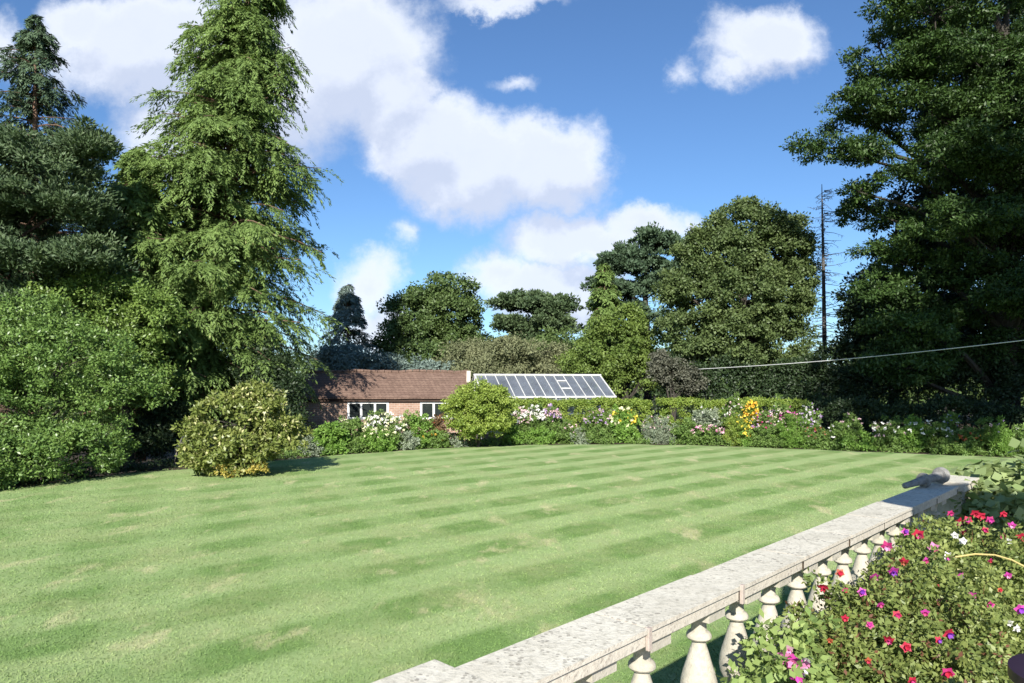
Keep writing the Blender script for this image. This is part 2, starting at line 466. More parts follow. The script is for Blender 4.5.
def conifer(name, label, x, y, z0, ztop, rad, m, nb=150, per=26, L=.32, W=.085, droop=.35, hang=.5, tr=.22, bark='bark', lean=(0, 0), group=None, zmin_trunk=-.8, rise=.15, power=.8, wid=.3, trunk_show=True, cat='conifer tree', jag=.3):
    """whorls of drooping boughs hung with sprays; rad(f) is the half width at height fraction f"""
    root = empty(name, (x, y, zmin_trunk), label, cat, group)
    H = ztop - z0
    f = rng.random(nb) ** power
    f[:6] = np.linspace(.93, .995, 6)
    azs = rng.random(nb) * 2 * np.pi
    Ls = np.array([rad(q) for q in f]) * (1 - jag + jag * 1.5 * rng.random(nb))
    mb = MB()
    lx, ly = lean
    def axis_pt(q): return np.array([x + lx * (1 - q), y + ly * (1 - q), z0 + H * q])
    q = [-(z0 - zmin_trunk) / H, 0, .25, .5, .75, .97]
    mb.tube([axis_pt(k) for k in q], [tr * 1.3, tr, tr * .8, tr * .55, tr * .32, tr * .08], 9)
    P_, A_, N_, T_ = [], [], [], []
    for i in range(nb):
        o = axis_pt(f[i]); dv = np.array([np.cos(azs[i]), np.sin(azs[i]), 0]); sd = np.array([-dv[1], dv[0], 0])
        Lb = Ls[i]; rs = rise * (.3 + 1.4 * rng.random()); dr = droop * (.5 + rng.random())
        def bp(s):
            s = np.asarray(s)[..., None]
            return o + dv * Lb * s + np.array([0, 0, 1.]) * (rs * Lb * s - dr * Lb * s ** 2)
        ss = np.linspace(0, 1, 5)
        mb.tube([tuple(k) for k in bp(ss)], [max(.012, tr * .16 * (1 - .85 * s) * (.5 + Lb / 4)) for s in ss], 4, False)
        ns = int(4 + 6.5 * Lb)
        s = .10 + .92 * rng.random(ns) ** .75
        lat = rng.normal(size=ns) * wid * Lb * (.35 + .65 * (1 - np.minimum(s, 1))) * .8
        sp = bp(s) + sd * lat[:, None] + np.array([0, 0, -.18]) * np.abs(lat)[:, None]
        sl = hang * (.35 + .9 * rng.random(ns)) * (.45 + .55 * min(1, Lb / 2))
        sdv = unit(dv * .75 + sd * (np.sign(lat) * .45)[:, None] + np.array([0, 0, -.55]) + rng.normal(size=(ns, 3)) * .28)
        st = rng.random(ns)
        idx = np.repeat(np.arange(ns), per); n = len(idx)
        u_ = rng.random(n)
        side = unit(np.cross(sdv, np.array([0, 0, 1.])))
        sg = rng.choice((-1., 1.), n)
        wd = sl[idx] * .28 * (1 - u_) * rng.random(n)
        pos = sp[idx] + sdv[idx] * (u_ * sl[idx])[:, None] + side[idx] * (sg * wd)[:, None] + np.array([0, 0, -1.]) * (.42 * sl[idx] * u_ ** 2 + .3 * wd)[:, None] + rng.normal(size=(n, 3)) * .025
        ax = sdv[idx] * .9 + side[idx] * (sg * .7)[:, None] + np.array([0, 0, -.75]) * u_[:, None] + rng.normal(size=(n, 3)) * .25
        P_.append(pos); A_.append(ax); N_.append(unit(np.array([0, 0, 1.]) + dv * .5 + rng.normal(size=(n, 3)) * .45))
        T_.append(np.clip(.25 * st[idx] + .35 * u_ + .4 * rng.random(n), 0, 1))
    Pn = np.concatenate(P_); A = np.concatenate(A_); N = np.concatenate(N_); T = np.concatenate(T_)
    s = .6 + .8 * rng.random(len(Pn))
    V, Fq = leaves(Pn, A, N, L * s, W * s, .3)
    link('crown', make_mesh('crown', V, Fq, m, T), root)
    mb.build('trunk', M[bark], root, True)
    return root
def pine(name, label, x, y, z0, plates, m, tr=.25, bark='bark_red', ncl=55, nleaf=110, L=.2, W=.035, rc=.5, group=None):
    """plates: (cx,cy,cz,rx,ry,rz) shelves of needle tufts"""
    root = empty(name, (x, y, z0), label, 'pine tree', group)
    Vs, Ts = [], []
    top = max(p[2] for p in plates)
    mb = MB()
    mb.tube([(x, y, z0 - .3), (x + .1, y, z0 + (top - z0) * .4), (x - .1, y, z0 + (top - z0) * .7), (x, y, top)], [tr * 1.2, tr, tr * .7, tr * .3], 9)
    for p in plates:
        k = ncl
        d = rdir(k); d[:, 2] = np.abs(d[:, 2]) * 1.3 - .35; p = list(p); p[2] += rng.normal() * p[5] * .5; tl = rng.normal() * .16
        r = .35 + .65 * rng.random((k, 1)) ** .6
        cc = np.array(p[:3]) + d * r * np.array(p[3:6]) * (1 + .22 * rng.normal(size=(k, 1))); cc[:, 2] += (cc[:, 0] - p[0]) * tl + rng.normal(size=k) * .12
        idx = np.repeat(np.arange(k), nleaf); n = len(idx)
        rcs = rc * (.35 + 1.1 * rng.random(k) ** 1.5)
        dd = rdir(n); dd[:, 2] = dd[:, 2] * .5
        pos = cc[idx] + dd * rng.random((n, 1)) ** .5 * rcs[idx][:, None]
        ax = unit(dd + np.array([0, 0, .6]) + rng.normal(size=(n, 3)) * .5)
        s = .7 + .6 * rng.random(n)
        V, _ = leaves(pos, ax, rdir(n), L * s, W * s * 2, .1)
        Vs.append(V); Ts.append(.4 * rng.random(k)[idx] + .6 * rng.random(n))
        st = (x, y, max(z0 + 1, p[2] - p[5] - .5 * math.hypot(p[0] - x, p[1] - y) * .5))
        limbs(mb, st, [tuple(p[:3])], tr * .25, .1)
        for q in cc[:5]: limbs(mb, p[:3], [tuple(q)], tr * .15, .1)
    V = np.concatenate(Vs)
    link('crown', make_mesh('crown', V, np.arange(len(V)).reshape(-1, 4), m, np.concatenate(Ts)), root)
    mb.build('trunk', M[bark], root, True)
    return root

# ------------------------------------------------------------------ ground
# lawn edge, walked from the far left round to the far right
EDGE = [(-30, 9.5), (-16, 13.2), (-11, 15.2), (-10.1, 18.0), (-8.6, 19.3), (-6.6, 21.8), (-5.3, 23.1), (-2.6, 25.2), (1.1, 26.6), (4.5, 26.8), (7.1, 26.3), (11.9, 24.0), (15.9, 21.9), (22, 18.5), (32, 11)]
def edge_y(x):
    return float(np.interp(x, [e[0] for e in EDGE], [e[1] for e in EDGE]))
def ground_z(x, y):
    s = min(1, max(0, (y - edge_y(x) - 1.8) / 3.0)); return -.05 - .8 * s * s * (3 - 2 * s)
xs = np.concatenate([[-900, -300, -100, -60], np.arange(-40, 40.1, 1.0), [60, 100, 300, 900]])
ys = np.concatenate([[-300, -60, -20], np.arange(-6, 60.1, 1.0), [80, 120, 300, 1500]])
V = [(x, y, ground_z(x, y)) for y in ys for x in xs]; nx = len(xs)
Fq = [(j * nx + i, j * nx + i + 1, (j + 1) * nx + i + 1, (j + 1) * nx + i) for j in range(len(ys) - 1) for i in range(nx - 1)]
o = link('ground', make_mesh('ground', V, Fq, M['soil'], None, True)); tag(o, kind='structure')
# balustrade frame: origin at a joint on the lawn side of the coping
O = np.array([.749, 2.92]); D = np.array([.692, .722]); Nn = np.array([.722, -.692])
def B(t, n, z): return Vector((*(O + D * t + Nn * n), z))
# lawn sheet
lx = np.linspace(-30, 32, 125)
V = []; 
rows = 40
for i, x in enumerate(lx):
    y1 = edge_y(x) + .08 * math.sin(x * 3.1) + .05 * math.sin(x * 7.7)
    for j in range(rows): V.append((x, -10 + (y1 + 10) * j / (rows - 1), 0.0 - (.0 if j < rows - 1 else .045)))
Fq = [(i * rows + j, (i + 1) * rows + j, (i + 1) * rows + j + 1, i * rows + j + 1) for i in range(len(lx) - 1) for j in range(rows - 1)]
o = link('lawn', make_mesh('lawn', V, Fq, M['lawn'], None)); tag(o, kind='structure')
# grass blades on the near lawn
def grass(n):
    Y = 3.2 + 17.5 * rng.random(n * 3) ** 1.4
    X = (rng.random(n * 3) * 1.6 - .85) * Y
    side = (X - O[0]) * Nn[0] + (Y - O[1]) * Nn[1]
    k = (side < -.02)
    X, Y = X[k][:n], Y[k][:n]
    ed = np.interp(X, [e[0] for e in EDGE], [e[1] for e in EDGE])
    k = (Y < ed) & (rng.random(len(Y)) < np.clip((21 - Y) / 9, 0, 1)); X, Y = X[k], Y[k]
    n = len(X)
    pos = np.stack([X, Y, np.zeros(n)], 1)
    ax = rng.normal(size=(n, 3)) * .6; ax[:, 2] = .35 + .3 * rng.random(n)
    V, Fq = leaves(pos, ax, rdir(n), .016 + .014 * rng.random(n), .0028 + .0007 * Y, .1)
    return V, Fq, rng.random(n)
V, Fq, T = grass(290000)
o = link('grass_blades', make_mesh('grass_blades', V, Fq, M['lawn'], T)); tag(o, 'short mown grass blades of the lawn', 'grass', kind='stuff')

# terrace
TZ = .72
mb = MB()
a = B(-6, .19, TZ); b_ = B(9, .19, TZ); c_ = B(9, 9, TZ); d_ = B(-6, 9, TZ)
mb.add([a, b_, c_, d_, B(-6, .19, -.1), B(9, .19, -.1), B(9, 9, -.1), B(-6, 9, -.1)], [(0, 3, 2, 1), (0, 1, 5, 4), (1, 2, 6, 5), (2, 3, 7, 6), (3, 0, 4, 7)])
o = mb.build('terrace', M['paving']); tag(o, kind='structure')

# ------------------------------------------------------------------ balustrade
bal = empty('balustrade', tuple(B(0, .11, 0)), 'long weathered stone balustrade with bottle shaped balusters along the terrace edge', 'balustrade')
AX = (Vector((*D, 0)), Vector((*Nn, 0)), Vector((0, 0, 1)))
TOP = 1.5
def slab(t0, t1, n0, n1, z0, z1, tilt=0):
    """coping slab: thin lip over a recessed, chamfered edge"""
    m = MB()
    e = .012
    prof = [(n0, z1), (n1, z1), (n1, z1 - .016), (n1 - e, z1 - .020), (n1 - e, z0 + .006), (n1 - e - .006, z0), (n0 + e + .006, z0), (n0 + e, z0 + .006), (n0 + e, z1 - .020), (n0, z1 - .016)]
    vs = [B(t0, n, z + tilt) for n, z in prof] + [B(t1, n, z - tilt) for n, z in prof]
    k = len(prof)
    m.add(vs, [(i, (i + 1) % k, (i + 1) % k + k, i + k) for i in range(k)] + [tuple(range(k))[::-1], tuple(range(k, 2 * k))])
    return m
jt = [-1.33, -.67, 0, .64, 1.265, 1.86, 2.47, 3.08, 3.70]
for i in range(len(jt) - 1):
    dz = random.uniform(-.003, .003)
    g = .0042
    mj = MB(); mj.box(B(jt[i + 1], .112, TOP - .034), (.0086, .206, .056), AX); mj.build('joint', M['soil'], bal)
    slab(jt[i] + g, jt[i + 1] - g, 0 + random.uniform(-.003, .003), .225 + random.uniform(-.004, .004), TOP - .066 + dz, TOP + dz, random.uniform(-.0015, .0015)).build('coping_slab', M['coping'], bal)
# little mitre blocks that cover the two nearest joints on the terrace side
for t in (-.67, 0):
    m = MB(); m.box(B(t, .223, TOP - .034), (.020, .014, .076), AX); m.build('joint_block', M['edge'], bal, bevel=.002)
def baluster(t, parent):
    c = B(t, .11, 0)
    z0 = .935
    m = MB()
    m.box(c + Vector((0, 0, TOP - .066 - .0225)), (.128, .156, .042), AX)
    m.box(c + Vector((0, 0, z0 + .02)), (.135, .135, .04), AX)
    prof = [(.050, z0 + .041), (.058, z0 + .055), (.046, z0 + .072), (.036, z0 + .082), (.039, z0 + .095), (.058, z0 + .115), (.070, z0 + .145), (.073, z0 + .175), (.070, z0 + .205), (.061, z0 + .24), (.048, z0 + .28), (.037, z0 + .318), (.028, z0 + .345), (.027, z0 + .358), (.043, z0 + .364), (.049, z0 + .372), (.048, z0 + .383), (.042, z0 + .392), (.031, z0 + .397), (.029, z0 + .42), (.040, TOP - .1055)]
    m.lathe(prof, c, None, 20)
    return m.build('baluster', M['baluster'], parent, True)
T0 = -.139
bt = [-.539 - .325 * k for k in range(1, 2)] + [-.539, T0, .182] + [.502 + .3225 * k for k in range(10)]
for t in bt: baluster(t, bal)
m = MB(); m.box(B(1.2, .11, .86), (5.05, .22, .15), AX); m.build('plinth', M['baluster'], bal, bevel=.006)
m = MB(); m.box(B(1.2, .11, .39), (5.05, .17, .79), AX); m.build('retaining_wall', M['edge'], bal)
# piers
for (t0, t1) in ((-1.86, -1.35), (3.74, 4.22)):
    tc_ = (t0 + t1) / 2
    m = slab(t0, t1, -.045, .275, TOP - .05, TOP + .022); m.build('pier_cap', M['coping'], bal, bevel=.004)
    m = MB(); m.box(B(tc_, .112, (TOP - .052) / 2), (.40, .235, TOP - .054), AX); m.build('pier', M['baluster'], bal, bevel=.005)

# fallen baluster on the far coping
fa = Vector((2.95, 5.27, TOP + .024)); fb = Vector((3.43, 5.51, TOP + .090))
mb = MB()
Lf = (fb - fa).length
prof = [(.014, 0), (.022, .01), (.025, .10), (.030, .18), (.034, .215), (.034, .222), (.054, .226), (.058, .240), (.054, .254), (.031, .258), (.029, .30), (.033, .36), (.036, .40), (.036, .425), (.058, .430), (.064, .448), (.062, .470), (.050, .478), (.050, .492), (.020, .495)]
mb.lathe(prof, fa, (fb - fa), 20)
o = mb.build('fallen_baluster', simple('lichened_grey_stone', (.13, .125, .12), (.30, .29, .27), 22, .95), None, True)
tag(o, 'short broken grey stone baluster lying on its side at the far end of the coping', 'baluster')

# ------------------------------------------------------------------ fuchsias and pots on the terrace
LM = {}
LM['fuchsia'] = leafmat('fuchsia_leaf', (.075, .125, .028), (.32, .36, .11), .3, (.17, .075, .045), .86, .45, 6)
LM['fuchsia2'] = leafmat('fuchsia_leaf_fresh', (.085, .14, .03), (.36, .40, .13), .35, (.50, .46, .22), .95, .45, 6)
LM['petunia'] = leafmat('bedding_leaf', (.14, .23, .06), (.34, .42, .14), .35, None, .9, .5, 6)
pm = {k: petal('petal_' + k, c) for k, c in dict(red=(.50, .012, .05), crimson=(.48, .02, .16), magenta=(.60, .05, .36), purple=(.22, .03, .42), white=(.82, .80, .76), pink=(.78, .28, .52), yellow=(.80, .62, .06), gold=(.75, .38, .02), cream=(.80, .78, .48), mauve=(.50, .34, .60), blue=(.16, .18, .6), rust=(.45, .10, .04), palepink=(.75, .52, .55)).items()}
def flower(pos, dirv, s, outer, inner, parent, hang=True):
    """four to five pointed sepals over a cup of petals"""
    pos = Vector(pos); d = Vector(dirv).normalized()
    a = d.orthogonal().normalized(); b = d.cross(a)
    V = []; k = 5
    ph = random.random() * 6
    for i in range(k):
        th = ph + 2 * math.pi * i / k
        r = (a * math.cos(th) + b * math.sin(th)); tt = d.cross(r)
        V += [pos, pos + (r * .5 + d * .12) * s + tt * .38 * s, pos + (r * .92 + d * random.uniform(-.25, .35)) * s, pos + (r * .45 + d * .12) * s - tt * .38 * s]
    fl = link('flower', make_mesh('flower', [tuple(x) for x in V], np.arange(len(V)).reshape(-1, 4), pm[outer], rng.random(k)), parent)
    V = []; k = 6
    for i in range(k):
        th = ph + .5 + 2 * math.pi * i / k
        r = (a * math.cos(th) + b * math.sin(th)); tt = d.cross(r)
        V += [pos + d * .02 * s, pos + (r * .30 + d * .45) * s + tt * .25 * s, pos + (r * .50 + d * .8) * s, pos + (r * .30 + d * .45) * s - tt * .25 * s]
    me = make_mesh('corolla', [tuple(x) for x in V], np.arange(len(V)).reshape(-1, 4), pm[inner], rng.random(k))
    c = bpy.data.objects.new('corolla', me); col.objects.link(c); c.parent = fl
    return fl
def bush(name, label, blobs, lm, ncl, nl, L, W, rc, flowers, stems=22, stem_mat='redstem', cat='fuchsia bush', base_z=TZ):
    bb = np.array(blobs); c = bb[:, :3].mean(0)
    root = empty(name, (c[0], c[1], base_z), label, cat)
    V, Fq, t, cc = shrub_leaves(blobs, ncl, nl, rc, L, W, fill=.3, upb=.6, droop=.15)
    V, Fq, t = cull(V, Fq, t, lambda p: ((p[:, 0] - O[0]) * Nn[0] + (p[:, 1] - O[1]) * Nn[1] > .235) & (p[:, 2] > base_z + .02))
    link('foliage', make_mesh('foliage', V, Fq, lm, t), root)
    mb = MB()
    for q in cc[rng.choice(len(cc), stems)]:
        p0 = Vector((q[0] * .6 + c[0] * .4, q[1] * .6 + c[1] * .4, base_z)); q = Vector(q)
        n_ = (q.x - O[0]) * Nn[0] + (q.y - O[1]) * Nn[1]
        if n_ < .27: continue
        mid = p0.lerp(q, .55) + Vector((0, 0, .06))
        mb.tube([p0, mid, q, q + (q - mid) * .35 + Vector((0, 0, -.02))], [.005, .004, .0025, .0012], 5, False)
    if mb.v: mb.build('stems', M[stem_mat], root)
    for (px, py, Y, s, o_, i_) in flowers:
        p = P(px, py, Y); flower(p, (random.uniform(-.5, .2), -.8 + random.uniform(-.3, .3), random.uniform(-.7, .3)), s, o_, i_, root)
    return root
def TB(t, n, z, r, rz):
    p = B(t, n, z); return (p.x, p.y, p.z, r, r, rz)
def first_hit(px, py, blobs):
    for Y in np.arange(1.6, 7, .02):
        p = P(px, py, Y)
        for b in blobs:
            b = np.array(b)
            if np.linalg.norm((p - b[:3]) / (b[3:6] * 1.03)) < 1: return Y
    return None
def fl(blobs, lst):
    out = []
    for (px, py, s, o_, i_) in lst:
        Y = first_hit(px, py, blobs)
        if Y is None: Y = min(first_hit(px + dx, py + dy, blobs) or 9 for dx in (-12, 0, 12) for dy in (0, 15, 30))
        if Y < 8: out.append((px, py, Y - .035, s * .82, o_, i_))
    return out
blA = [TB(-.27, .44, 1.06, .18, .27), TB(-.02, .38, 1.13, .20, .25), TB(-.08, .6, 1.02, .22, .27)]
bush('bedding_plant', 'light green trailing bedding plant with pink petunia blooms against the nearest balusters', blA, LM['petunia'], 210, 38, .036, .021, .055,
     fl(blA, [(782, 655, .042, 'pink', 'magenta'), (793, 662, .046, 'magenta', 'pink'), (801, 668, .042, 'pink', 'white'), (788, 648, .03, 'palepink', 'pink'), (806, 660, .036, 'white', 'pink'), (797, 675, .04, 'magenta', 'magenta')]), 14, 'stem', 'bedding plant')
blB = [TB(.35, .46, 1.07, .27, .32), TB(.75, .44, 1.09, .26, .31), TB(.62, .72, 1.02, .26, .33), TB(1.1, .46, 1.12, .25, .31), TB(.95, .7, 1.10, .26, .33), TB(.3, .75, .92, .26, .3)]
bush('fuchsia_bush', 'bushy fuchsia with scattered red and purple flowers in front of the lit balusters', blB, LM['fuchsia'], 1300, 50, .026, .0135, .052,
     fl(blB, [(823, 586, .032, 'red', 'red'), (840, 573, .026, 'rust', 'red'), (874, 576, .036, 'magenta', 'pink'), (893, 570, .040, 'magenta', 'purple'), (904, 561, .03, 'red', 'rust'),
              (845, 618, .022, 'red', 'red'), (897, 615, .028, 'red', 'crimson'), (889, 639, .03, 'red', 'crimson'), (862, 592, .028, 'magenta', 'purple'), (880, 604, .024, 'magenta', 'crimson'), (925, 612, .026, 'magenta', 'crimson'), (870, 625, .022, 'crimson', 'magenta'), (906, 647, .03, 'red', 'red'), (948, 633, .034, 'red', 'purple'),
              (948, 673, .034, 'crimson', 'red'), (938, 640, .022, 'red', 'purple'), (868, 660, .02, 'rust', 'red'), (912, 680, .024, 'red', 'crimson'), (887, 546, .038, 'crimson', 'pink'), (845, 590, .02, 'crimson', 'red'), (830, 640, .018, 'rust', 'rust')]), 46)
blC = [TB(1.5, .47, 1.15, .27, .30), TB(1.45, .72, 1.10, .27, .34), TB(1.95, .47, 1.24, .27, .28), TB(1.9, .8, 1.12, .28, .33), TB(1.2, .86, 1.0, .24, .3)]
bush('fuchsia_bush', 'taller fuchsia with large crimson and violet flowers and white buds behind the nearer one', blC, LM['fuchsia2'], 1150, 50, .026, .014, .052,
     fl(blC, [(918, 534, .046, 'red', 'crimson'), (905, 532, .032, 'magenta', 'purple'), (933, 547, .042, 'pink', 'crimson'), (938, 580, .046, 'red', 'purple'), (947, 556, .036, 'white', 'magenta'),
              (972, 595, .036, 'magenta', 'pink'), (925, 560, .028, 'magenta', 'crimson'), (960, 575, .026, 'magenta', 'purple'), (990, 605, .026, 'crimson', 'magenta'), (940, 600, .022, 'pink', 'magenta'), (1008, 575, .026, 'magenta', 'pink'), (968, 628, .026, 'pink', 'crimson'), (955, 535, .03, 'white', 'white'), (963, 541, .03, 'white', 'white'), (1008, 541, .028, 'white', 'white'),
              (1009, 622, .026, 'white', 'white'), (1016, 628, .026, 'white', 'white'), (985, 668, .032, 'red', 'crimson'), (1020, 609, .036, 'magenta', 'purple'), (990, 560, .02, 'crimson', 'red'), (1000, 590, .018, 'rust', 'red')]), 46)
blD = [TB(2.35, .45, 1.16, .27, .28), TB(2.35, .8, 1.16, .30, .30), TB(2.4, 1.15, 1.14, .30, .3), TB(2.0, 1.12, 1.02, .26, .3)]
bush('fuchsia_bush', 'farthest fuchsia crowded with deep red flowers below the large leaved climber', blD, LM['fuchsia'], 760, 50, .028, .015, .056,
     fl(blD, [(975, 513, .036, 'red', 'red'), (958, 521, .04, 'red', 'crimson'), (963, 531, .036, 'crimson', 'red'), (990, 520, .034, 'crimson', 'magenta'), (1003, 514, .03, 'red', 'red'), (1022, 537, .042, 'red', 'red'),
              (968, 520, .034, 'red', 'magenta'), (981, 516, .036, 'red', 'red'), (1012, 525, .03, 'magenta', 'pink'), (1003, 536, .026, 'crimson', 'red'), (950, 513, .03, 'crimson', 'crimson'), (985, 530, .028, 'red', 'crimson')]), 30)
# yellow cane bent over the fuchsias
mb = MB(); mb.tube([P(955, 557, 3.2), P(975, 554, 3.2), P(995, 555, 3.15), P(1012, 560, 3.1), P(1035, 572, 3.05), P(1060, 600, 3.0)], [.0042] * 6, 6)
o = mb.build('bent_cane', simple('yellow_cane', (.42, .34, .12), (.50, .40, .16), 8, .6), None, True); tag(o, 'thin yellow cane bent across the top of the fuchsias', 'cane')
# large leaved climber
LM['gourd'] = leafmat('climber_leaf', (.16, .24, .08), (.36, .42, .19), .3, (.50, .50, .34), .92, .5, 3)
blE = [(3.72, 5.50, 1.10, .26, .25, .34), (4.1, 5.55, 1.22, .38, .3, .40), (4.6, 5.5, 1.26, .45, .35, .40), (5.2, 5.5, 1.2, .5, .35, .40), (4.3, 5.9, 1.25, .6, .35, .40)]
root = empty('climber', (4.1, 5.1, TZ), 'large leaved climbing plant mounded beyond the fuchsias at the end of the balustrade', 'climbing plant')
V, Fq, t, cc = shrub_leaves(blE, 420, 14, .12, .095, .085, fill=.65, upb=1.6, droop=.3)
link('foliage', make_mesh('foliage', V, Fq, LM['gourd'], t), root)
mb = MB()
for q in cc[:50]: mb.tube([(q[0] * .5 + 2.05, q[1] * .5 + 2.55, TZ), (q[0], q[1], q[2] - .15), tuple(q)], [.008, .006, .003], 5, False)
mb.build('stems', M['stem'], root)
# jar invented in place of an unidentified dark shape at the corner
mb = MB(); c = P(1037, 640, 1.9)
mb.lathe([(.16, TZ), (.21, TZ + .1), (.26, TZ + .35), (.24, TZ + .55), (.17, TZ + .68), (.15, TZ + .72), (.18, TZ + .75), (.18, TZ + .78), (.14, TZ + .78), (.12, TZ + .70)], (c[0] + .14, c[1], 0), None, 32)
o = mb.build('invented_jar', simple('plum_glaze', (.020, .010, .022), (.035, .018, .035), 4, .35, .05, .002, .5), None, True); tag(o, 'dark plum jar invented for an unidentified dark shape in the bottom right corner', 'jar')

# unseen parasol, added out of view to throw shade on the far coping
pc = Vector((3.30, 4.90, 1.45)) + sdir * 4.1
par = empty('added_parasol', (pc.x, pc.y, TZ), 'cream parasol on a pole added out of view to shade the far coping', 'parasol')
mb = MB(); k = 8; rr = .78
vs = [pc + Vector((0, 0, .28))] + [pc + Vector((rr * math.cos(2 * math.pi * i / k), rr * math.sin(2 * math.pi * i / k), 0)) for i in range(k)] + [pc + Vector((rr * math.cos(2 * math.pi * i / k), rr * math.sin(2 * math.pi * i / k), -.1)) for i in range(k)]
mb.add(vs, [(0, i + 1, (i + 1) % k + 1) for i in range(k)] + [(i + 1, i + 1 + k, (i + 1) % k + 1 + k, (i + 1) % k + 1) for i in range(k)])
mb.build('canopy', M['white'], par)
mb = MB(); mb.tube([(pc.x, pc.y, TZ), (pc.x, pc.y, pc.z + .32)], [.022, .022], 10); mb.build('pole', M['bark'], par)

# ------------------------------------------------------------------ outbuilding
def brick(name, c1, c2, mo, sc_=1., bw=.225, bh=.075, ms=.01, noise=.4):
    m, t, out = mat(name)
    tc = t.new('ShaderNodeTexCoord')
    s = t.new('ShaderNodeSeparateXYZ'); t.l.new(tc.outputs['Object'], s.inputs[0])
    cb = t.new('ShaderNodeCombineXYZ'); t.l.new(t.m('ADD', s.outputs[0], s.outputs[1]), cb.inputs[0]); t.l.new(s.outputs[2], cb.inputs[1])
    br = t.new('ShaderNodeTexBrick'); t.l.new(cb.outputs[0], br.inputs[0])
    br.inputs['Scale'].default_value = sc_; br.inputs['Brick Width'].default_value = bw; br.inputs['Row Height'].default_value = bh; br.inputs['Mortar Size'].default_value = ms
    br.inputs['Color1'].default_value = (*c1, 1); br.inputs['Color2'].default_value = (*c2, 1); br.inputs['Mortar'].default_value = (*mo, 1)
    n = t.noise(tc.outputs['Object'], 1.6, 6, .65)
    c = t.mix(t.rng(n, .35, .7, 0, noise), br.outputs[0], tuple(x * .55 for x in c2))
    n2 = t.noise(tc.outputs['Object'], 9, 4, .65)
    c = t.mix(t.rng(n2, .5, .75, 0, .35), c, tuple(min(1, x * 1.5) for x in c1))
    princ(t, out, c, .95, br.outputs['Fac'], -.4, .01, .1)
    return m
M['brick'] = brick('red_brick', (.37, .235, .175), (.28, .17, .125), (.40, .35, .30))
M['tiles'] = brick('roof_tiles', (.20, .135, .105), (.145, .095, .075), (.08, .05, .04), 1., .17, .10, .008, .45)
M['fascia'] = simple('dark_fascia', (.035, .022, .016), (.06, .035, .025), 5, .8)
m_, t_, out_ = mat('window_glass')
princ(t_, out_, (.02, .025, .025), .08, spec=.6); M['glass_dark'] = m_
def frame_axes(a):
    a = R(a); return Vector((math.cos(a), math.sin(a), 0)), Vector((math.sin(a), -math.cos(a), 0)), Vector((0, 0, 1))
bx_, bn, bz = frame_axes(3)
bo = Vector((-1.95, 31.0, 0))                       # right end of the ridge, on the ground plane
def W(s, n, z): return bo + bx_ * s + bn * n + Vector((0, 0, z))
root = empty('outbuilding', tuple(W(-3.4, 0, -.85)), 'low brick outbuilding with a brown tiled roof behind the flower border', 'outbuilding')
Lb, Hw = 6.9, 1.68
RZ, EZ = 2.79, 1.73
mb = MB()   # walls with openings left in the front
fz0, fz1 = -.9, EZ - .02
wins = []
for (pl, pr) in ((346, 387), (418, 459)):
    sl = ((pl - 512) / F * 29.35 - bo.x) / bx_.x; sr = ((pr - 512) / F * 29.35 - bo.x) / bx_.x
    wins.append((sl, sr))
wz0, wz1 = .78, 1.52
def wallbox(s0, s1, z0, z1, n0=1.36, n1=1.5): mb.box(W((s0 + s1) / 2, (n0 + n1) / 2, (z0 + z1) / 2), (s1 - s0, n1 - n0, z1 - z0), (bx_, bn, bz))
cur = -Lb
for (sl, sr) in wins:
    wallbox(cur, sl, fz0, fz1); wallbox(sl, sr, fz0, wz0); wallbox(sl, sr, wz1, fz1); cur = sr
wallbox(cur, -.05, fz0, fz1)
wallbox(-Lb, -.05, fz0, fz1, -1.5, -1.36)
for s in (-Lb, -.19):
    vs = [W(s + d, n, z) for d in (0, .14) for (n, z) in ((-1.359, fz0), (1.359, fz0), (1.359, EZ - .02), (0, RZ - .12), (-1.359, EZ - .02))]
    mb.add(vs, [(0, 1, 2, 3, 4), (9, 8, 7, 6, 5)] + [(i, (i + 1) % 5, (i + 1) % 5 + 5, i + 5) for i in range(5)])
mb.build('wall', M['brick'], root)
mb = MB()
th = .09
nseg = 24
sag = lambda s: .022 * math.sin(s * 2.3) + .015 * math.sin(s * 5.1 + 1)
ss = np.linspace(-Lb - .12, -.0, nseg)
for sgn in (1, -1):
    vs = []
    for s in ss:
        vs += [W(s, sgn * Hw, EZ - .03 + sag(s) * .4), W(s, 0, RZ + sag(s)), W(s, 0, RZ - th + sag(s)), W(s, sgn * Hw, EZ - .03 - th * .7 + sag(s) * .4)]
    fs = []
    for i in range(nseg - 1):
        for k in range(4): a = i * 4; fs.append((a + k, a + (k + 1) % 4, a + 4 + (k + 1) % 4, a + 4 + k))
    fs += [(0, 1, 2, 3), tuple(4 * (nseg - 1) + k for k in range(4))]
    mb.add(vs, fs)
rf = mb.build('roof', M['tiles'], root)
mb = MB()
for i in range(23):
    s = -Lb - .1 + i * (Lb + .1) / 23; e = s + (Lb + .1) / 23
    mb.tube([W(s + .01, 0, RZ + .01 + sag(s)), W(e - .01, 0, RZ + .01 + sag(e))], [.075, .085], 8)
r_ = mb.build('ridge_tiles', M['tiles'], rf); r_.location = (0, 0, 0)
mb = MB(); mb.box(W(-Lb / 2, Hw - .10, EZ - .13), (Lb, .05, .16), (bx_, bn, bz)); mb.build('fascia', M['fascia'], root)
mb = MB()
mb.box(W(.03, 0, RZ - .02), (.13, .16, .14), (bx_, bn, bz)); mb.box(W(.03, .42, RZ - .22), (.18, .85, .10), (bx_, (bn * .83 + Vector((0, 0, -.55))).normalized(), (bz * .83 + bn * .55).normalized()))
mb.build('gable_coping', simple('pale_stone', (.5, .45, .36), (.6, .55, .45), 8), root, bevel=.02)
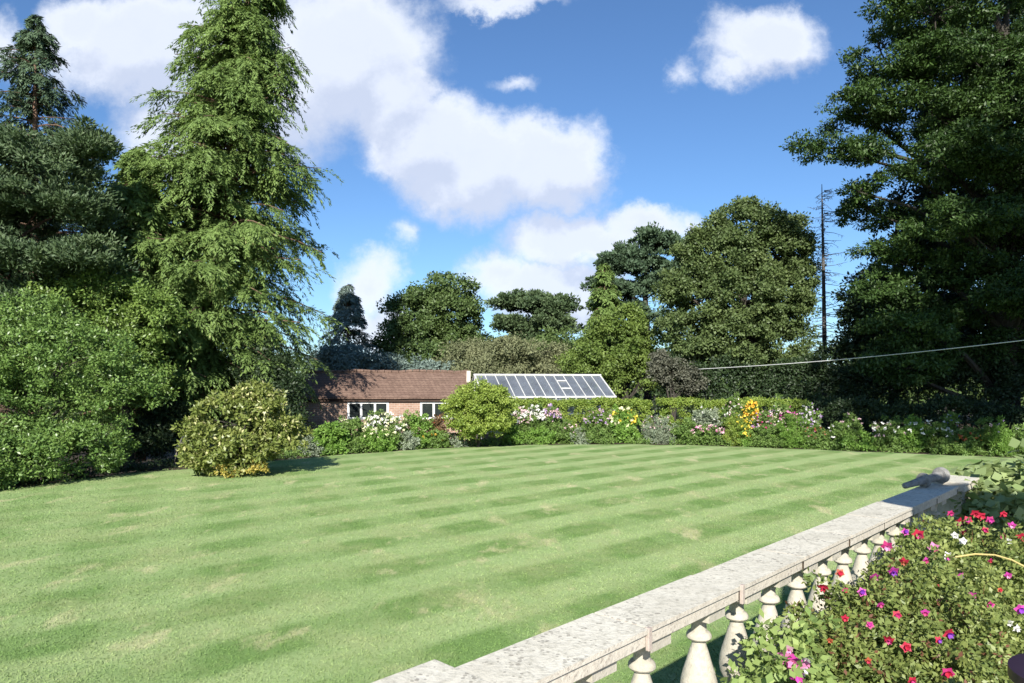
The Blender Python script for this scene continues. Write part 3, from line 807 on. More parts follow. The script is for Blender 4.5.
for (sl, sr) in wins:
    mb = MB(); n0 = 1.475
    def fbx(s0, s1, z0, z1, d=.06): mb.box(W((s0 + s1) / 2, n0, (z0 + z1) / 2), (s1 - s0, d, z1 - z0), (bx_, bn, bz))
    fbx(sl, sr, wz1 - .085, wz1); fbx(sl, sr, wz0, wz0 + .08, .075)
    n = 3; w_ = (sr - sl) / n
    for k in range(n + 1):
        s = sl + k * w_; a = .09; s0 = max(sl, s - a / 2 * (2 if k == n else 1)); s1 = min(sr, s + a / 2 * (2 if k == 0 else 1))
        fbx(s0, s1, wz0 + .081, wz1 - .086, .058)
    wo_ = mb.build('window', M['white'], root, bevel=.006)
    for k in range(n):
        mb = MB(); mb.box(W(sl + (k + .5) * w_, 1.455, (wz0 + wz1) / 2), (w_ - .10, .012, wz1 - wz0 - .17), (bx_, bn, bz))
        p_ = mb.build('pane', M['glass_dark'], wo_); p_.location = (0, 0, 0)

# ------------------------------------------------------------------ greenhouse
gx, gn, gz = frame_axes(15)
go_ = Vector((-1.6, 30.0, 0))
def Gp(s, n, z): return go_ + gx * s + gn * n + Vector((0, 0, z))
root = empty('greenhouse', tuple(Gp(2.9, 0, -.85)), 'white framed greenhouse with a long glazed roof between the round bush and the clipped hedge', 'greenhouse')
GL, GW, GR, GE = 5.75, 1.7, 2.64, 1.74
m_, t_, out_ = mat('greenhouse_glass')
tc = t_.new('ShaderNodeTexCoord')
nz = t_.noise(tc.outputs['Object'], 1.3, 4, .6)
tp = t_.new('ShaderNodeBsdfTransparent'); tp.inputs[0].default_value = (.78, .82, .86, 1)
df = t_.new('ShaderNodeBsdfPrincipled'); df.inputs['Base Color'].default_value = (.22, .24, .28, 1); df.inputs['Roughness'].default_value = .12
mx = t_.new('ShaderNodeMixShader'); t_.l.new(t_.rng(nz, .3, .7, .30, .55), mx.inputs[0])
t_.l.new(tp.outputs[0], mx.inputs[1]); t_.l.new(df.outputs[0], mx.inputs[2]); t_.l.new(mx.outputs[0], out_.inputs[0])
M['ghglass'] = m_
nb = 13
fr = MB()
def bar(a, b, wd=.05, dp=.06): 
    a, b = Vector(a), Vector(b); d = (b - a); L = d.length; d.normalize()
    s = d.cross(Vector((0, 0, 1)) if abs(d.z) < .9 else gn).normalized(); u_ = s.cross(d)
    fr.box((a + b) / 2, (L, wd, dp), (d, s, u_))
for k in range(nb + 1):
    s = GL * k / nb
    for sg in (1, -1):
        bar(Gp(s, 0, GR), Gp(s, sg * GW, GE), .032 if 0 < k < nb else .06, .04)
        bar(Gp(s, sg * GW, GE), Gp(s, sg * GW, .25), .045, .05)
bar(Gp(-.05, 0, GR + .02), Gp(GL + .05, 0, GR + .02), .07, .07)
for sg in (1, -1):
    bar(Gp(-.05, sg * (GW + .02), GE - .02), Gp(GL + .05, sg * (GW + .02), GE - .02), .06, .07)
    bar(Gp(0, sg * GW, .3), Gp(GL, sg * GW, .3), .08, .09)
for s in (0, GL):
    bar(Gp(s, -GW, GE), Gp(s, GW, GE), .06, .06)
    for n in (-.85, 0, .85): bar(Gp(s, n, GE + (GR - GE) * (1 - abs(n) / GW)), Gp(s, n, .25), .045, .05)
# two opening vents in the roof
for k in (8,):
    for j in (.38, .78):
        n = GW * (1 - j * .9); z = GE + (GR - GE) * j * .9
        bar(Gp(GL * k / nb, n, z + .03), Gp(GL * (k + 1) / nb, n, z + .03), .05, .05)
fr.build('frame', simple('greenhouse_paint', (.42, .42, .41), (.62, .62, .60), 5, .6, .1, .003), root)
for k in range(nb):
    mb = MB(); s0, s1 = GL * k / nb + .02, GL * (k + 1) / nb - .02
    for sg in (1,):
        mb.add([Gp(s0, .05, GR - .03), Gp(s1, .05, GR - .03), Gp(s1, sg * GW, GE), Gp(s0, sg * GW, GE), Gp(s0, .05, GR - .036), Gp(s1, .05, GR - .036), Gp(s1, sg * GW, GE - .006), Gp(s0, sg * GW, GE - .006)], [(0, 1, 2, 3), (7, 6, 5, 4), (0, 4, 5, 1), (2, 6, 7, 3), (1, 5, 6, 2), (3, 7, 4, 0)])
    mb.build('roof_pane', M['ghglass'], root)
mb = MB()
mb.add([Gp(0, -.05, GR - .03), Gp(GL, -.05, GR - .03), Gp(GL, -GW, GE), Gp(0, -GW, GE)], [(0, 1, 2, 3)])
mb.build('rear_roof_glazing', M['ghglass'], root)
mb = MB()
for sg in (1, -1): mb.add([Gp(0, sg * GW, .3), Gp(GL, sg * GW, .3), Gp(GL, sg * GW, GE), Gp(0, sg * GW, GE)], [(0, 1, 2, 3)])
for s in (.0, GL): mb.add([Gp(s, -GW, .3), Gp(s, GW, .3), Gp(s, GW, GE), Gp(s, 0, GR - .03), Gp(s, -GW, GE)], [(0, 1, 2, 3, 4)])
mb.build('side_glazing', M['ghglass'], root)
mb = MB()
for sg in (1, -1): mb.box(Gp(GL / 2, sg * GW, -.31), (GL, .12, 1.1), (gx, gn, gz))
mb.build('base_wall', M['brick'], root)
mb = MB(); mb.box(Gp(GL / 2, -.9, .9), (GL - .4, .9, .05), (gx, gn, gz))
for s in (.4, 2, 3.6, 5.2): mb.box(Gp(s, -.9, .0), (.06, .8, 1.74), (gx, gn, gz))
mb.build('staging_bench', M['white'], root)

# ------------------------------------------------------------------ cable
mb = MB(); a = P(682, 370, 31.0); b = P(1110, 330, 20.0)
pts = [a + (b - a) * s + np.array([0, 0, -.16 * math.sin(math.pi * s)]) for s in np.linspace(0, 1, 20)]
mb.tube([tuple(p) for p in pts], [.0125] * 20, 5)
m_ = mb.build('overhead_cable', simple('pale_cable', (.5, .5, .5), (.6, .6, .6), 3, .6), None, True); tag(m_, 'pale cable slung from the dark trees to the right edge above the border', 'cable')

# ------------------------------------------------------------------ trees
LM['cypress'] = leafmat('cypress_spray', (.072, .125, .030), (.215, .31, .085), .25, (.30, .33, .12), .94, .6, .6)
LM['cypress_dark'] = leafmat('cypress_spray_dark', (.045, .08, .028), (.13, .19, .055), .25, None, .9, .6, .6)
LM['spruce'] = leafmat('spruce_needle', (.035, .065, .038), (.10, .155, .08), .12, None, .9, .6, .7)
LM['bluespruce'] = leafmat('blue_spruce_needle', (.085, .13, .11), (.22, .28, .24), .12, None, .9, .6, .7)
LM['pine'] = leafmat('pine_needle', (.035, .070, .032), (.11, .155, .065), .12, None, .9, .6, .7)
LM['rhodo'] = leafmat('rhododendron_leaf', (.068, .138, .032), (.19, .285, .07), .18, None, .9, .38, 1.2)
LM['laurel'] = leafmat('laurel_leaf', (.08, .15, .030), (.23, .32, .08), .22, None, .9, .38, 1.2)
LM['varieg'] = leafmat('variegated_leaf', (.09, .14, .03), (.27, .29, .08), .22, (.52, .50, .24), .82, .4, 2)
LM['oak'] = leafmat('oak_leaf', (.050, .086, .028), (.14, .185, .062), .22, None, .9, .55, .6)
LM['round'] = leafmat('lime_tree_leaf', (.048, .090, .028), (.125, .18, .052), .22, None, .9, .55, .6)
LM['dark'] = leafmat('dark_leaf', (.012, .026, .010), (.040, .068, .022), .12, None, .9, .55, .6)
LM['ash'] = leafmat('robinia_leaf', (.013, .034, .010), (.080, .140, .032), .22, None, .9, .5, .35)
LM['brush'] = leafmat('grey_brush_leaf', (.095, .115, .05), (.25, .26, .14), .2, None, .9, .7, .8)
LM['bright'] = leafmat('bright_leaf', (.075, .13, .028), (.20, .27, .06), .28, None, .9, .55, .8)
LM['copper'] = leafmat('copper_leaf', (.06, .066, .045), (.15, .15, .11), .2, None, .9, .6, 1.2)
LM['lime'] = leafmat('lime_leaf', (.14, .225, .035), (.34, .41, .085), .3, None, .9, .5, 1.5)
LM['privet'] = leafmat('privet_leaf', (.10, .18, .025), (.30, .37, .07), .3, None, .9, .5, 2)
LM['border'] = leafmat('border_leaf', (.075, .145, .03), (.21, .31, .08), .3, None, .9, .55, 2.5)
LM['fresh'] = leafmat('fresh_border_leaf', (.10, .21, .03), (.24, .38, .08), .32, None, .9, .55, 2.5)
LM['silver'] = leafmat('silvery_leaf', (.17, .22, .14), (.34, .38, .28), .25, None, .9, .65, 2.5)
LM['bronze'] = leafmat('bronze_leaf', (.13, .085, .045), (.26, .16, .08), .25, None, .9, .6, 2.5)

def bl(px, py, rx, ry, Y, rd=None):
    """an ellipsoid of foliage at depth Y"""
    p = P(px, py, Y); return (p[0], p[1], p[2], rx / F * Y, (rd if rd else rx / F * Y), ry / F * Y)
GZ = -.85

# left side
def rad_main(f): return float(np.interp(f, [0, .16, .33, .53, .73, .83, 1], [2.1, 3.0, 3.0, 2.35, 1.65, 1.2, .15]))
conifer('cypress_tree', 'tallest yellow green cypress with drooping sprays and its top above the picture', -9.25, 25.4, 1.2, 19.2, rad_main, LM['cypress'], power=1.05, nb=520, per=46, L=.15, W=.04, droop=.30, hang=.85, tr=.28, lean=(-2.0, 0), rise=.22, wid=.26, jag=.62, zmin_trunk=-.3)
def rad_b(f): return max(.15, 2.6 * (1 - f) ** .6)
conifer('cypress_tree', 'shorter olive green cypress joined to the left side of the tallest one', -12.5, 23.4, 1.0, 10.2, rad_b, LM['cypress'], nb=260, per=30, L=.17, W=.05, droop=.3, hang=.7, jag=.6, tr=.2, rise=.15, wid=.28, zmin_trunk=-.3)
def rad_s(f): return max(.1, 3.6 * (1 - f) ** .75)
conifer('spruce_tree', 'dark blue green spruce rising at the far left of the sky', -16.35, 24.0, 3.0, 14.9, rad_s, LM['spruce'], nb=210, per=26, L=.15, W=.035, droop=.30, hang=.5, tr=.2, rise=.25, wid=.24, zmin_trunk=-.3, jag=.6)
pY = 20.5
pine('pine_tree', 'bluish pine with broad needle shelves at the left edge below the spruce', -15.2, 21.0, -.05,
     [bl(40, 165, 55, 20, pY), bl(85, 160, 26, 14, pY), bl(10, 190, 50, 22, pY), bl(80, 198, 28, 18, pY), bl(40, 225, 60, 22, pY), bl(-20, 240, 50, 24, pY), bl(75, 258, 36, 16, pY - .6), bl(5, 268, 36, 14, pY - 1), bl(30, 300, 40, 10, pY)],
     LM['pine'], ncl=70, nleaf=200, L=.13, W=.022, rc=.42)
# dark yew mass standing behind the rhododendrons closes the view
broad_tree('yew_tree', 'very dark yew filling the gap behind the pine trunk', 'yew tree', (-17, 24.5, -.2), [bl(20, 330, 90, 60, 24.5, 1.8), bl(-60, 250, 80, 90, 25, 1.8), bl(120, 360, 70, 45, 25, 1.4), bl(60, 270, 60, 50, 25.5, 1.4)], LM['dark'], 700, 80, .5, .16, .09, .25)
broad_tree('holly_tree', 'mid green holly between the big rhododendron and the cypresses', 'holly tree', (-11.6, 21.2, -.05), [bl(143, 325, 30, 36, 21, 1.), bl(105, 310, 34, 34, 21, 1.), bl(60, 300, 30, 26, 20.5, 1.), bl(140, 375, 26, 34, 21, .9), bl(120, 370, 50, 50, 21.4, 1.2)], LM['laurel'], 560, 90, .26, .10, .05, .14, lump=.5)
broad_tree('rhododendron_bush', 'big glossy rhododendron at the left edge of the lawn', 'rhododendron', (-11.6, 17.6, -.05),
           [bl(60, 360, 62, 46, 17.3, 1.3), bl(20, 345, 50, 38, 17.8, 1.2), bl(110, 388, 45, 42, 17.8, 1.1), bl(0, 410, 60, 46, 17, 1.2), bl(-10, 398, 50, 40, 18, .9), bl(75, 425, 55, 34, 17.2, 1.), bl(-50, 380, 60, 60, 16.6, 1.3), bl(30, 318, 30, 18, 18, .9)], LM['rhodo'], 900, 75, .22, .085, .036, .1, fill=.6, lump=.5)
broad_tree('rhododendron_bush', 'low spreading rhododendron along the lawn at the bottom left', 'rhododendron', (-11.9, 16.0, 0),
           [bl(20, 462, 50, 30, 15.7, .8), bl(70, 455, 45, 27, 16.6, .8), bl(108, 452, 26, 22, 17.3, .7), bl(-30, 470, 55, 34, 15, .9), bl(40, 440, 50, 20, 16.4, .8)], LM['rhodo'], 560, 75, .20, .08, .036, .06, fill=.6, lump=.4)
mb = MB(); mb.tube([(-9.55, 19.8, -.1), (-9.45, 19.8, .4), (-9.25, 19.85, .8), (-9.0, 19.9, 1.3)], [.11, .09, .075, .06], 8)
o = mb.build('leaning_stump', simple('pale_bark', (.22, .19, .16), (.36, .33, .29), 6, .95, .8), None, True); tag(o, 'pale leaning cut trunk in the shade beside the variegated shrub', 'tree stump')
broad_tree('variegated_shrub', 'rounded shrub with yellow edged leaves standing forward on the lawn', 'shrub', (-6.95, 17.6, 0),
           [bl(238, 425, 48, 36, 17.6, 1.1), bl(210, 448, 34, 28, 17.5, .8), bl(268, 440, 34, 30, 17.7, .8), bl(255, 405, 36, 20, 17.7, .7), bl(235, 455, 52, 22, 17.5, .9)], LM['varieg'], 560, 50, .15, .105, .052, .05, fill=.5, lump=.3)
broad_tree('dark_shrub', 'dark shrub in the shade between the cypress and the outbuilding', 'shrub', (-8.2, 24.2, -.2), [bl(278, 405, 24, 46, 23.6, .9), bl(292, 428, 16, 24, 23.4, .6), bl(262, 370, 26, 30, 24.2, .9), bl(252, 418, 24, 30, 24, .8), bl(165, 425, 30, 26, 22.5, .7), bl(150, 440, 24, 20, 21.5, .6)], LM['dark'], 520, 70, .3, .1, .05, .08)
V, Fq, t, cc = shrub_leaves([bl(230, 469, 15, 7, 17.0, .35), bl(257, 467, 11, 8, 17.1, .3)], 55, 42, .07, .045, .035, fill=.4)
o = link('golden_groundcover', make_mesh('golden_groundcover', V, Fq, leafmat('golden_leaf', (.40, .32, .06), (.55, .45, .12), .3, (.25, .30, .06), .8, .6, 6), t)); tag(o, 'low golden orange leaved plant at the foot of the variegated shrub', 'plant')

# behind the buildings, left to right
def rad_bs(f): return max(.1, 3.0 * (1 - f) ** .8)
conifer('blue_spruce', 'small blue grey spruce rising behind the left end of the outbuilding roof', -9.4, 40, .5, 8.0, rad_bs, LM['bluespruce'], nb=150, per=22, L=.2, W=.055, droop=.3, hang=.6, tr=.15, rise=.15, wid=.26, jag=.55, zmin_trunk=GZ)
broad_tree('round_tree', 'rounded dense broadleaf tree standing alone behind the outbuilding', 'broadleaf tree', (-4.4, 42, GZ),
           [bl(442, 312, 40, 38, 42), bl(425, 322, 38, 38, 42), bl(415, 345, 34, 32, 41.5), bl(452, 335, 32, 36, 42.3), bl(398, 352, 20, 22, 41.5), bl(430, 360, 40, 20, 41), bl(455, 300, 24, 22, 42)], LM['round'], 620, 110, .48, .16, .10, .3, fill=.6, lump=.55)
py = 46
pine('pine_tree', 'flat topped dark pine beyond the greenhouse ridge', 1.5, py, GZ, [bl(535, 298, 26, 8, py, 1.4), bl(520, 312, 24, 9, py, 1.4), bl(552, 312, 20, 10, py, 1.3), bl(513, 326, 16, 7, py, 1.2), bl(545, 328, 26, 10, py, 1.6), bl(530, 342, 24, 8, py, 1.5)], LM['pine'], ncl=75, nleaf=130, L=.2, W=.05, rc=.5)
broad_tree('scrub_bush', 'grey olive scrubby bush behind the left half of the greenhouse', 'bush', (-.6, 38, GZ), [bl(470, 360, 34, 18, 38, 1.6), bl(510, 362, 34, 24, 37, 1.6), bl(545, 362, 28, 24, 37.5, 1.6), bl(490, 375, 60, 20, 36.5, 1.4)], LM['brush'], 480, 90, .38, .15, .06, .1, lump=.7)
broad_tree('green_thicket', 'mid green thicket below the flat topped pine', 'bush', (.8, 43, GZ), [bl(480, 350, 26, 16, 43, 1.6), bl(560, 350, 26, 20, 42, 1.6), bl(520, 356, 60, 16, 43.5, 1.6), bl(470, 372, 50, 20, 42, 1.4), bl(590, 352, 22, 24, 41, 1.5)], LM['round'], 420, 90, .4, .16, .09, .1, lump=.8)
broad_tree('dark_thicket', 'shadowy thicket between the outbuilding roof and the round tree', 'bush', (-6.6, 36.5, GZ), [bl(370, 368, 44, 14, 37, 1.2), bl(410, 372, 44, 12, 37, 1.2), bl(340, 362, 22, 18, 38, 1.2), bl(450, 376, 30, 12, 37, 1.2)], LM['bluespruce'], 260, 80, .42, .15, .08, .1)
broad_tree('bright_tree', 'small bright green tree beyond the right end of the greenhouse', 'broadleaf tree', (5.9, 35.6, GZ),
           [bl(618, 352, 36, 34, 35.5, 1.6), bl(600, 372, 28, 26, 35, 1.4), bl(640, 345, 20, 30, 36, 1.2), bl(630, 325, 18, 20, 36, 1.1), bl(585, 362, 24, 18, 35, 1.2), bl(650, 376, 16, 24, 35, 1.)], LM['bright'], 520, 95, .32, .13, .08, .16, lump=.6)
def rad_y(f): return max(.12, 1.75 * (1 - f) ** .6)
conifer('yellow_conifer', 'slim olive conifer in front of the spreading dark cedar', 5.1, 38.5, 1.0, 8.9, rad_y, LM['cypress'], nb=140, per=24, L=.2, W=.06, droop=.35, hang=.6, tr=.14, wid=.3, jag=.5, zmin_trunk=GZ)
py = 42
pine('cedar_tree', 'dark spreading cedar with gaps of sky left of the big oak', 8.1, py, GZ,
     [bl(652, 238, 22, 8, py, 1.4), bl(632, 250, 22, 8, py, 1.4), bl(668, 252, 24, 8, py, 1.5), bl(614, 262, 18, 7, py, 1.2), bl(645, 270, 26, 9, py, 1.6), bl(678, 268, 22, 9, py, 1.4), bl(606, 284, 16, 8, py, 1.2), bl(626, 290, 22, 9, py, 1.4), bl(660, 290, 28, 10, py, 1.6), bl(604, 305, 14, 9, py, 1.2), bl(635, 312, 28, 12, py, 1.5)],
     LM['spruce'], tr=.22, bark='bark_grey', ncl=42, nleaf=110, L=.22, W=.05, rc=.42)
oY = 33
broad_tree('oak_tree', 'large olive green oak with a domed crown right of centre', 'oak tree', (11.0, oY, GZ),
           [bl(742, 232, 36, 34, oY), bl(722, 262, 44, 38, oY), bl(770, 258, 34, 40, oY), bl(700, 300, 40, 40, oY - .3), bl(745, 300, 46, 44, oY - .5), bl(788, 300, 26, 46, oY), bl(690, 335, 34, 30, oY - .5), bl(735, 345, 44, 32, oY - .4), bl(782, 350, 28, 34, oY), bl(680, 290, 20, 22, oY), bl(755, 212, 20, 14, oY), bl(700, 256, 24, 26, oY), bl(792, 244, 20, 30, oY), bl(798, 285, 16, 40, oY)],
           LM['oak'], 2100, 90, .30, .13, .08, .38, fill=.55, lump=.5)
broad_tree('copper_shrub', 'purplish brown leaved shrub under the left side of the oak', 'shrub', (7.0, 30.6, GZ), [bl(670, 372, 19, 14, 30.8, .7), bl(688, 380, 14, 12, 30.6, .6), bl(660, 360, 10, 10, 31, .5)], LM['copper'], 120, 70, .26, .11, .06, .08)

# dead spruce
root = empty('dead_spruce', (15.7, 35.2, GZ), 'bare dead spruce spire between the oak and the dark tree at right', 'dead tree')
mb = MB(); dx, dy = 15.7, 35.2
mb.tube([(dx, dy, GZ), (dx + .02, dy, 4), (dx - .04, dy, 8), (dx - .1, dy, 11), (dx - .12, dy, 12.3)], [.15, .12, .08, .045, .015], 8); mb.build('trunk', M['deadwood'], root, True)
mb = MB()
for i in range(260):
    z = random.uniform(2, 12); a_ = random.uniform(0, 6.28); L_ = (1.9 * (1 - (z / 13)) ** .6 + .15) * random.uniform(.15, 1.15)
    d_ = Vector((math.cos(a_), math.sin(a_), 0)); s0 = Vector((dx, dy, z))
    p1 = s0 + d_ * L_ * .5 + Vector((0, 0, random.uniform(-.15, .12) * L_)); p2 = s0 + d_ * L_ + Vector((random.uniform(-.1, .1), 0, random.uniform(-.35, .2) * L_))
    mb.tube([s0, p1, p2], [.017, .011, .005], 4, False)
    for k in range(3):
        s_ = random.uniform(.4, .95); q0 = s0.lerp(p2, s_); q1 = q0 + d_.cross(Vector((0, 0, random.choice((-1, 1))))) * L_ * .22 + Vector((0, 0, -.12))
        mb.tube([q0, q1], [.010, .005], 3, False)
mb.build('branches', M['deadwood'], root)

# big dark tree at the right: shelves of foliage on long limbs
rY = 28
rb = [bl(930, 20, 60, 28, rY), bl(990, -20, 80, 40, rY), bl(900, 62, 46, 24, rY), bl(960, 70, 60, 28, rY), bl(1030, 50, 60, 40, rY), bl(870, 105, 44, 20, rY), bl(930, 118, 56, 26, rY), bl(1000, 120, 60, 30, rY),
      bl(822, 138, 22, 9, rY - 1), bl(862, 154, 36, 13, rY - .6), bl(915, 170, 56, 24, rY), bl(985, 180, 60, 30, rY), bl(897, 205, 36, 16, rY), bl(945, 225, 56, 22, rY - 1), bl(1010, 230, 50, 30, rY),
      bl(906, 250, 32, 16, rY), bl(960, 270, 60, 22, rY - .6), bl(885, 290, 30, 20, rY), bl(935, 315, 50, 22, rY), bl(1000, 300, 50, 26, rY - .6), bl(890, 335, 34, 24, rY), bl(945, 355, 56, 24, rY - .4), bl(1010, 350, 50, 28, rY), bl(880, 370, 34, 22, rY), bl(1060, 150, 60, 60, rY), bl(1060, 280, 60, 70, rY), bl(876, 182, 22, 9, rY - 1)]
rb = [(b[0], b[1] + random.uniform(-1.6, 1.6), b[2], b[3], min(b[4], 2.2), b[5]) for b in rb]
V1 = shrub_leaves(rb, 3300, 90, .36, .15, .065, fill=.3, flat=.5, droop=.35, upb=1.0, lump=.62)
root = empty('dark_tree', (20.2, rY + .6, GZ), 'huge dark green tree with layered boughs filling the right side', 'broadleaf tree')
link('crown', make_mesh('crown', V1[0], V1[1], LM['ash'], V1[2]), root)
mb = MB(); tb = Vector((20.2, rY + .6, GZ))
mb.tube([tb - Vector((0, 0, .3)), tb + Vector((-.1, 0, 4)), tb + Vector((.1, 0, 9)), tb + Vector((-.1, 0, 14)), tb + Vector((0, 0, 18.5))], [.65, .5, .42, .28, .1], 10)
for b in rb: limbs(mb, tb + Vector((0, 0, max(2, b[2] - 1.0 - .35 * abs(b[0] - 20.2)))), [b[:3]], .16, .12)
for q in V1[3][::14]: 
    nb_ = min(rb, key=lambda b: (b[0] - q[0]) ** 2 + (b[1] - q[1]) ** 2 + (b[2] - q[2]) ** 2); limbs(mb, nb_[:3], [tuple(q)], .04, .05)
mb.build('trunk', M['bark_grey'], root, True)
broad_tree('holly_and_dark_fill', 'dark holly with a few pale leaves behind the dead spruce, plus dark fill for the shaded inside of the big tree', 'holly tree', (16.5, 32, GZ), [bl(862, 320, 22, 40, 32, 1.2), bl(855, 360, 34, 36, 32, 1.2), bl(880, 300, 24, 40, 32.5, 1.2), bl(905, 350, 40, 40, 32.5, 1.2), bl(950, 330, 50, 60, 33, 1.2), bl(1010, 330, 50, 60, 33, 1.2), bl(1000, 200, 60, 90, 33, 1.), bl(930, 230, 40, 60, 32, 1.), bl(960, 100, 50, 70, 32, 1.), bl(1030, 60, 60, 80, 32, 1.)], LM['dark'], 1300, 85, .5, .18, .10, .2, fill=.3)  # upper blobs are dark fill standing in for shade inside the big tree

# dark background thicket on the right
def band(name, label, cat, pts, z1, depth, m, n, nleaf, rc, L, W, mnum=0, z0=-.8, wob=.12, fill=.0, **kw):
    """hedge following a line of (x, y) points"""
    pts = np.array(pts, float); seg = np.linalg.norm(np.diff(pts, axis=0), axis=1); cum = np.concatenate([[0], np.cumsum(seg)])
    s = rng.random(n) * cum[-1]
    x = np.interp(s, cum, pts[:, 0]); y = np.interp(s, cum, pts[:, 1])
    face = rng.random(n)
    z = z0 + (z1 - z0) * rng.random(n); yy = y + (rng.random(n) - .5) * depth
    top = face < .45; z[top] = z1 - rc * .6 + rng.normal(size=top.sum()) * rc * .25
    fr_ = (face >= .45) & (face < .93); yy[fr_] = y[fr_] - depth / 2 + rng.random(fr_.sum()) * rc
    z = z + wob * np.sin(x * 2.1) * .6 * top + wob * np.sin(x * 5.3 + 1) * .4 * top
    cc = np.stack([x, yy, z], 1)
    ct = rng.random(n); idx = np.repeat(np.arange(n), nleaf); k = len(idx)
    d = rdir(k); pos = cc[idx] + d * rng.random((k, 1)) ** .5 * rc * np.array([1.2, 1, .9])
    ax = unit(rng.normal(size=(k, 3)) + np.array([0, -.3, .3])); nr = unit(d + np.array([0, -.4, .7]) + .4 * rng.normal(size=(k, 3)))
    sc_ = .7 + .6 * rng.random(k)
    V, Fq = leaves(pos, ax, nr, L * sc_, W * sc_)
    root = empty(name, (float(pts[:, 0].mean()), float(pts[:, 1].mean()), z0), label, cat)
    link('foliage', make_mesh('foliage', V, Fq, m, np.clip(.45 * ct[idx] + .55 * rng.random(k), 0, 1)), root)
    mb = MB()
    for q in np.arange(.3, cum[-1], .8):
        xx = float(np.interp(q, cum, pts[:, 0])); y_ = float(np.interp(q, cum, pts[:, 1]))
        mb.tube([(xx, y_, z0 - .2), (xx + .1, y_, (z0 + z1) / 2), (xx - .1, y_ + .1, z1 - .2)], [.04, .03, .015], 5, False)
    mb.build('stems', M['bark_grey'], root)
    return root
band('yew_hedge', 'tall dark yew hedge closing the garden below the oak and the dark tree', 'hedge', [(6.6, 31.6), (10, 31.6), (15, 30), (20, 27.5), (27, 23)], 3.05, 1.2, LM['dark'], 1500, 75, .34, .13, .07, wob=.5)
band('privet_hedge', 'clipped lime green hedge in front of the greenhouse', 'hedge', [(-.4, 28.6), (3, 28.7), (5.55, 28.4)], 1.58, .8, LM['privet'], 800, 60, .15, .07, .045, wob=.06)
band('privet_hedge', 'clipped lime green hedge right of the narrow gap behind the pink and mauve flowers', 'hedge', [(5.95, 28.3), (8.5, 28.0), (11.3, 26.9)], 1.60, .8, LM['privet'], 760, 60, .15, .07, .045, wob=.08)
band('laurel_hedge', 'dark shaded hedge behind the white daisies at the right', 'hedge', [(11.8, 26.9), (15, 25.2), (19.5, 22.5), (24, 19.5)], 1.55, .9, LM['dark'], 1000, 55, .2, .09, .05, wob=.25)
# unseen tall tree, added off to the right to shade this corner
broad_tree('added_shade_tree', 'tall broadleaf tree added out of view to shade the right end of the border', 'broadleaf tree', (17.5, 3.0, 0),
           [(18.0, 3.5, 17, 5.5, 4, 5.8), (12.5, 3.5, 15.4, 3.2, 3, 3.0), (22.5, 4, 14.5, 4.5, 4, 5), (17, 4, 21.5, 3.5, 3, 3)], LM['oak'], 520, 60, .9, .42, .30, .5, fill=.35)

# ------------------------------------------------------------------ round bush
broad_tree('round_bush', 'large round lime green bush breaking up the border', 'bush', (-1.25, 25.6, -.05),
           [bl(480, 400, 29, 22, 25.4, 1.0), bl(470, 412, 26, 24, 25.3, .9), bl(492, 414, 22, 26, 25.4, .9), bl(480, 424, 32, 18, 25.3, .9)], LM['lime'], 800, 66, .15, .08, .042, .06, fill=.35, lump=.32)

# ------------------------------------------------------------------ border plants
def perennial(px, wpx, ytop, label, lm, cols=(), nf=0, fs=.06, depth=.9, hedge=0., L=.085, W=.035, upr=.8, n=1.0, ftop=.55, cat='garden plant', name='perennial', spread=1.):
    x0 = (px - 512) / F * 25.
    for _ in range(3):
        y = edge_y(x0) + depth; x0 = (px - 512) / F * y
    ztop = EYE + (HOR - ytop) / F * y
    w_ = wpx / F * y / 2; h = max(.12, ztop + .05)
    root = empty(name, (x0, y, -.05), label, cat)
    rd = min(w_, .55)
    nc = max(14, int(85 * n * (w_ * 2) * h / .6))
    V, Fq, t, cc = shrub_leaves([(x0, y, h * .42 - .05, w_, rd, h * .55), (x0 + w_ * .2, y, h * .2 - .05, w_ * .9, rd, h * .26)], nc, 46, .085, L, W, upb=upr, droop=-.3, fill=.35)
    link('foliage', make_mesh('foliage', V, Fq, LM[lm], t), root)
    mb = MB()
    for _ in range(max(4, int(10 * w_))):
        a_ = rng.normal(size=2) * .35 * w_; mb.tube([(x0 + a_[0] * .5, y + a_[1] * .3, -.06), (x0 + a_[0], y + a_[1] * .5, h * .5), (x0 + a_[0] * 1.5, y, h * .85)], [.01, .008, .004], 4, False)
    mb.build('stems', M['stem'], root)
    if nf:
        per = max(1, nf // len(cols))
        for c_ in cols:
            k = per
            th = rng.random(k) * 6.28; r_ = rng.random(k) ** .5
            fx = x0 + np.cos(th) * r_ * w_ * spread; fy = y + np.sin(th) * r_ * rd - .05
            fz = -.05 + h * (ftop + (1.0 - ftop) * rng.random(k)) * (1 - .25 * r_ ** 2)
            ctr = np.stack([fx, fy, fz], 1)
            m5 = 9
            idx = np.repeat(np.arange(k), m5); q = len(idx)
            s = fs * (.6 + .7 * rng.random(k))[idx]
            d = rdir(q); d[:, 2] = np.abs(d[:, 2]) * .8; d[:, 1] -= .4
            pos = ctr[idx] + d * s[:, None] * .4
            V, Fq = leaves(pos, rdir(q), d, s * .9, s * .75, .1)
            o_ = link('blossoms', make_mesh('blossoms', V, Fq, pm[c_], rng.random(q)), root); o_['kind'] = 'stuff'
    return root
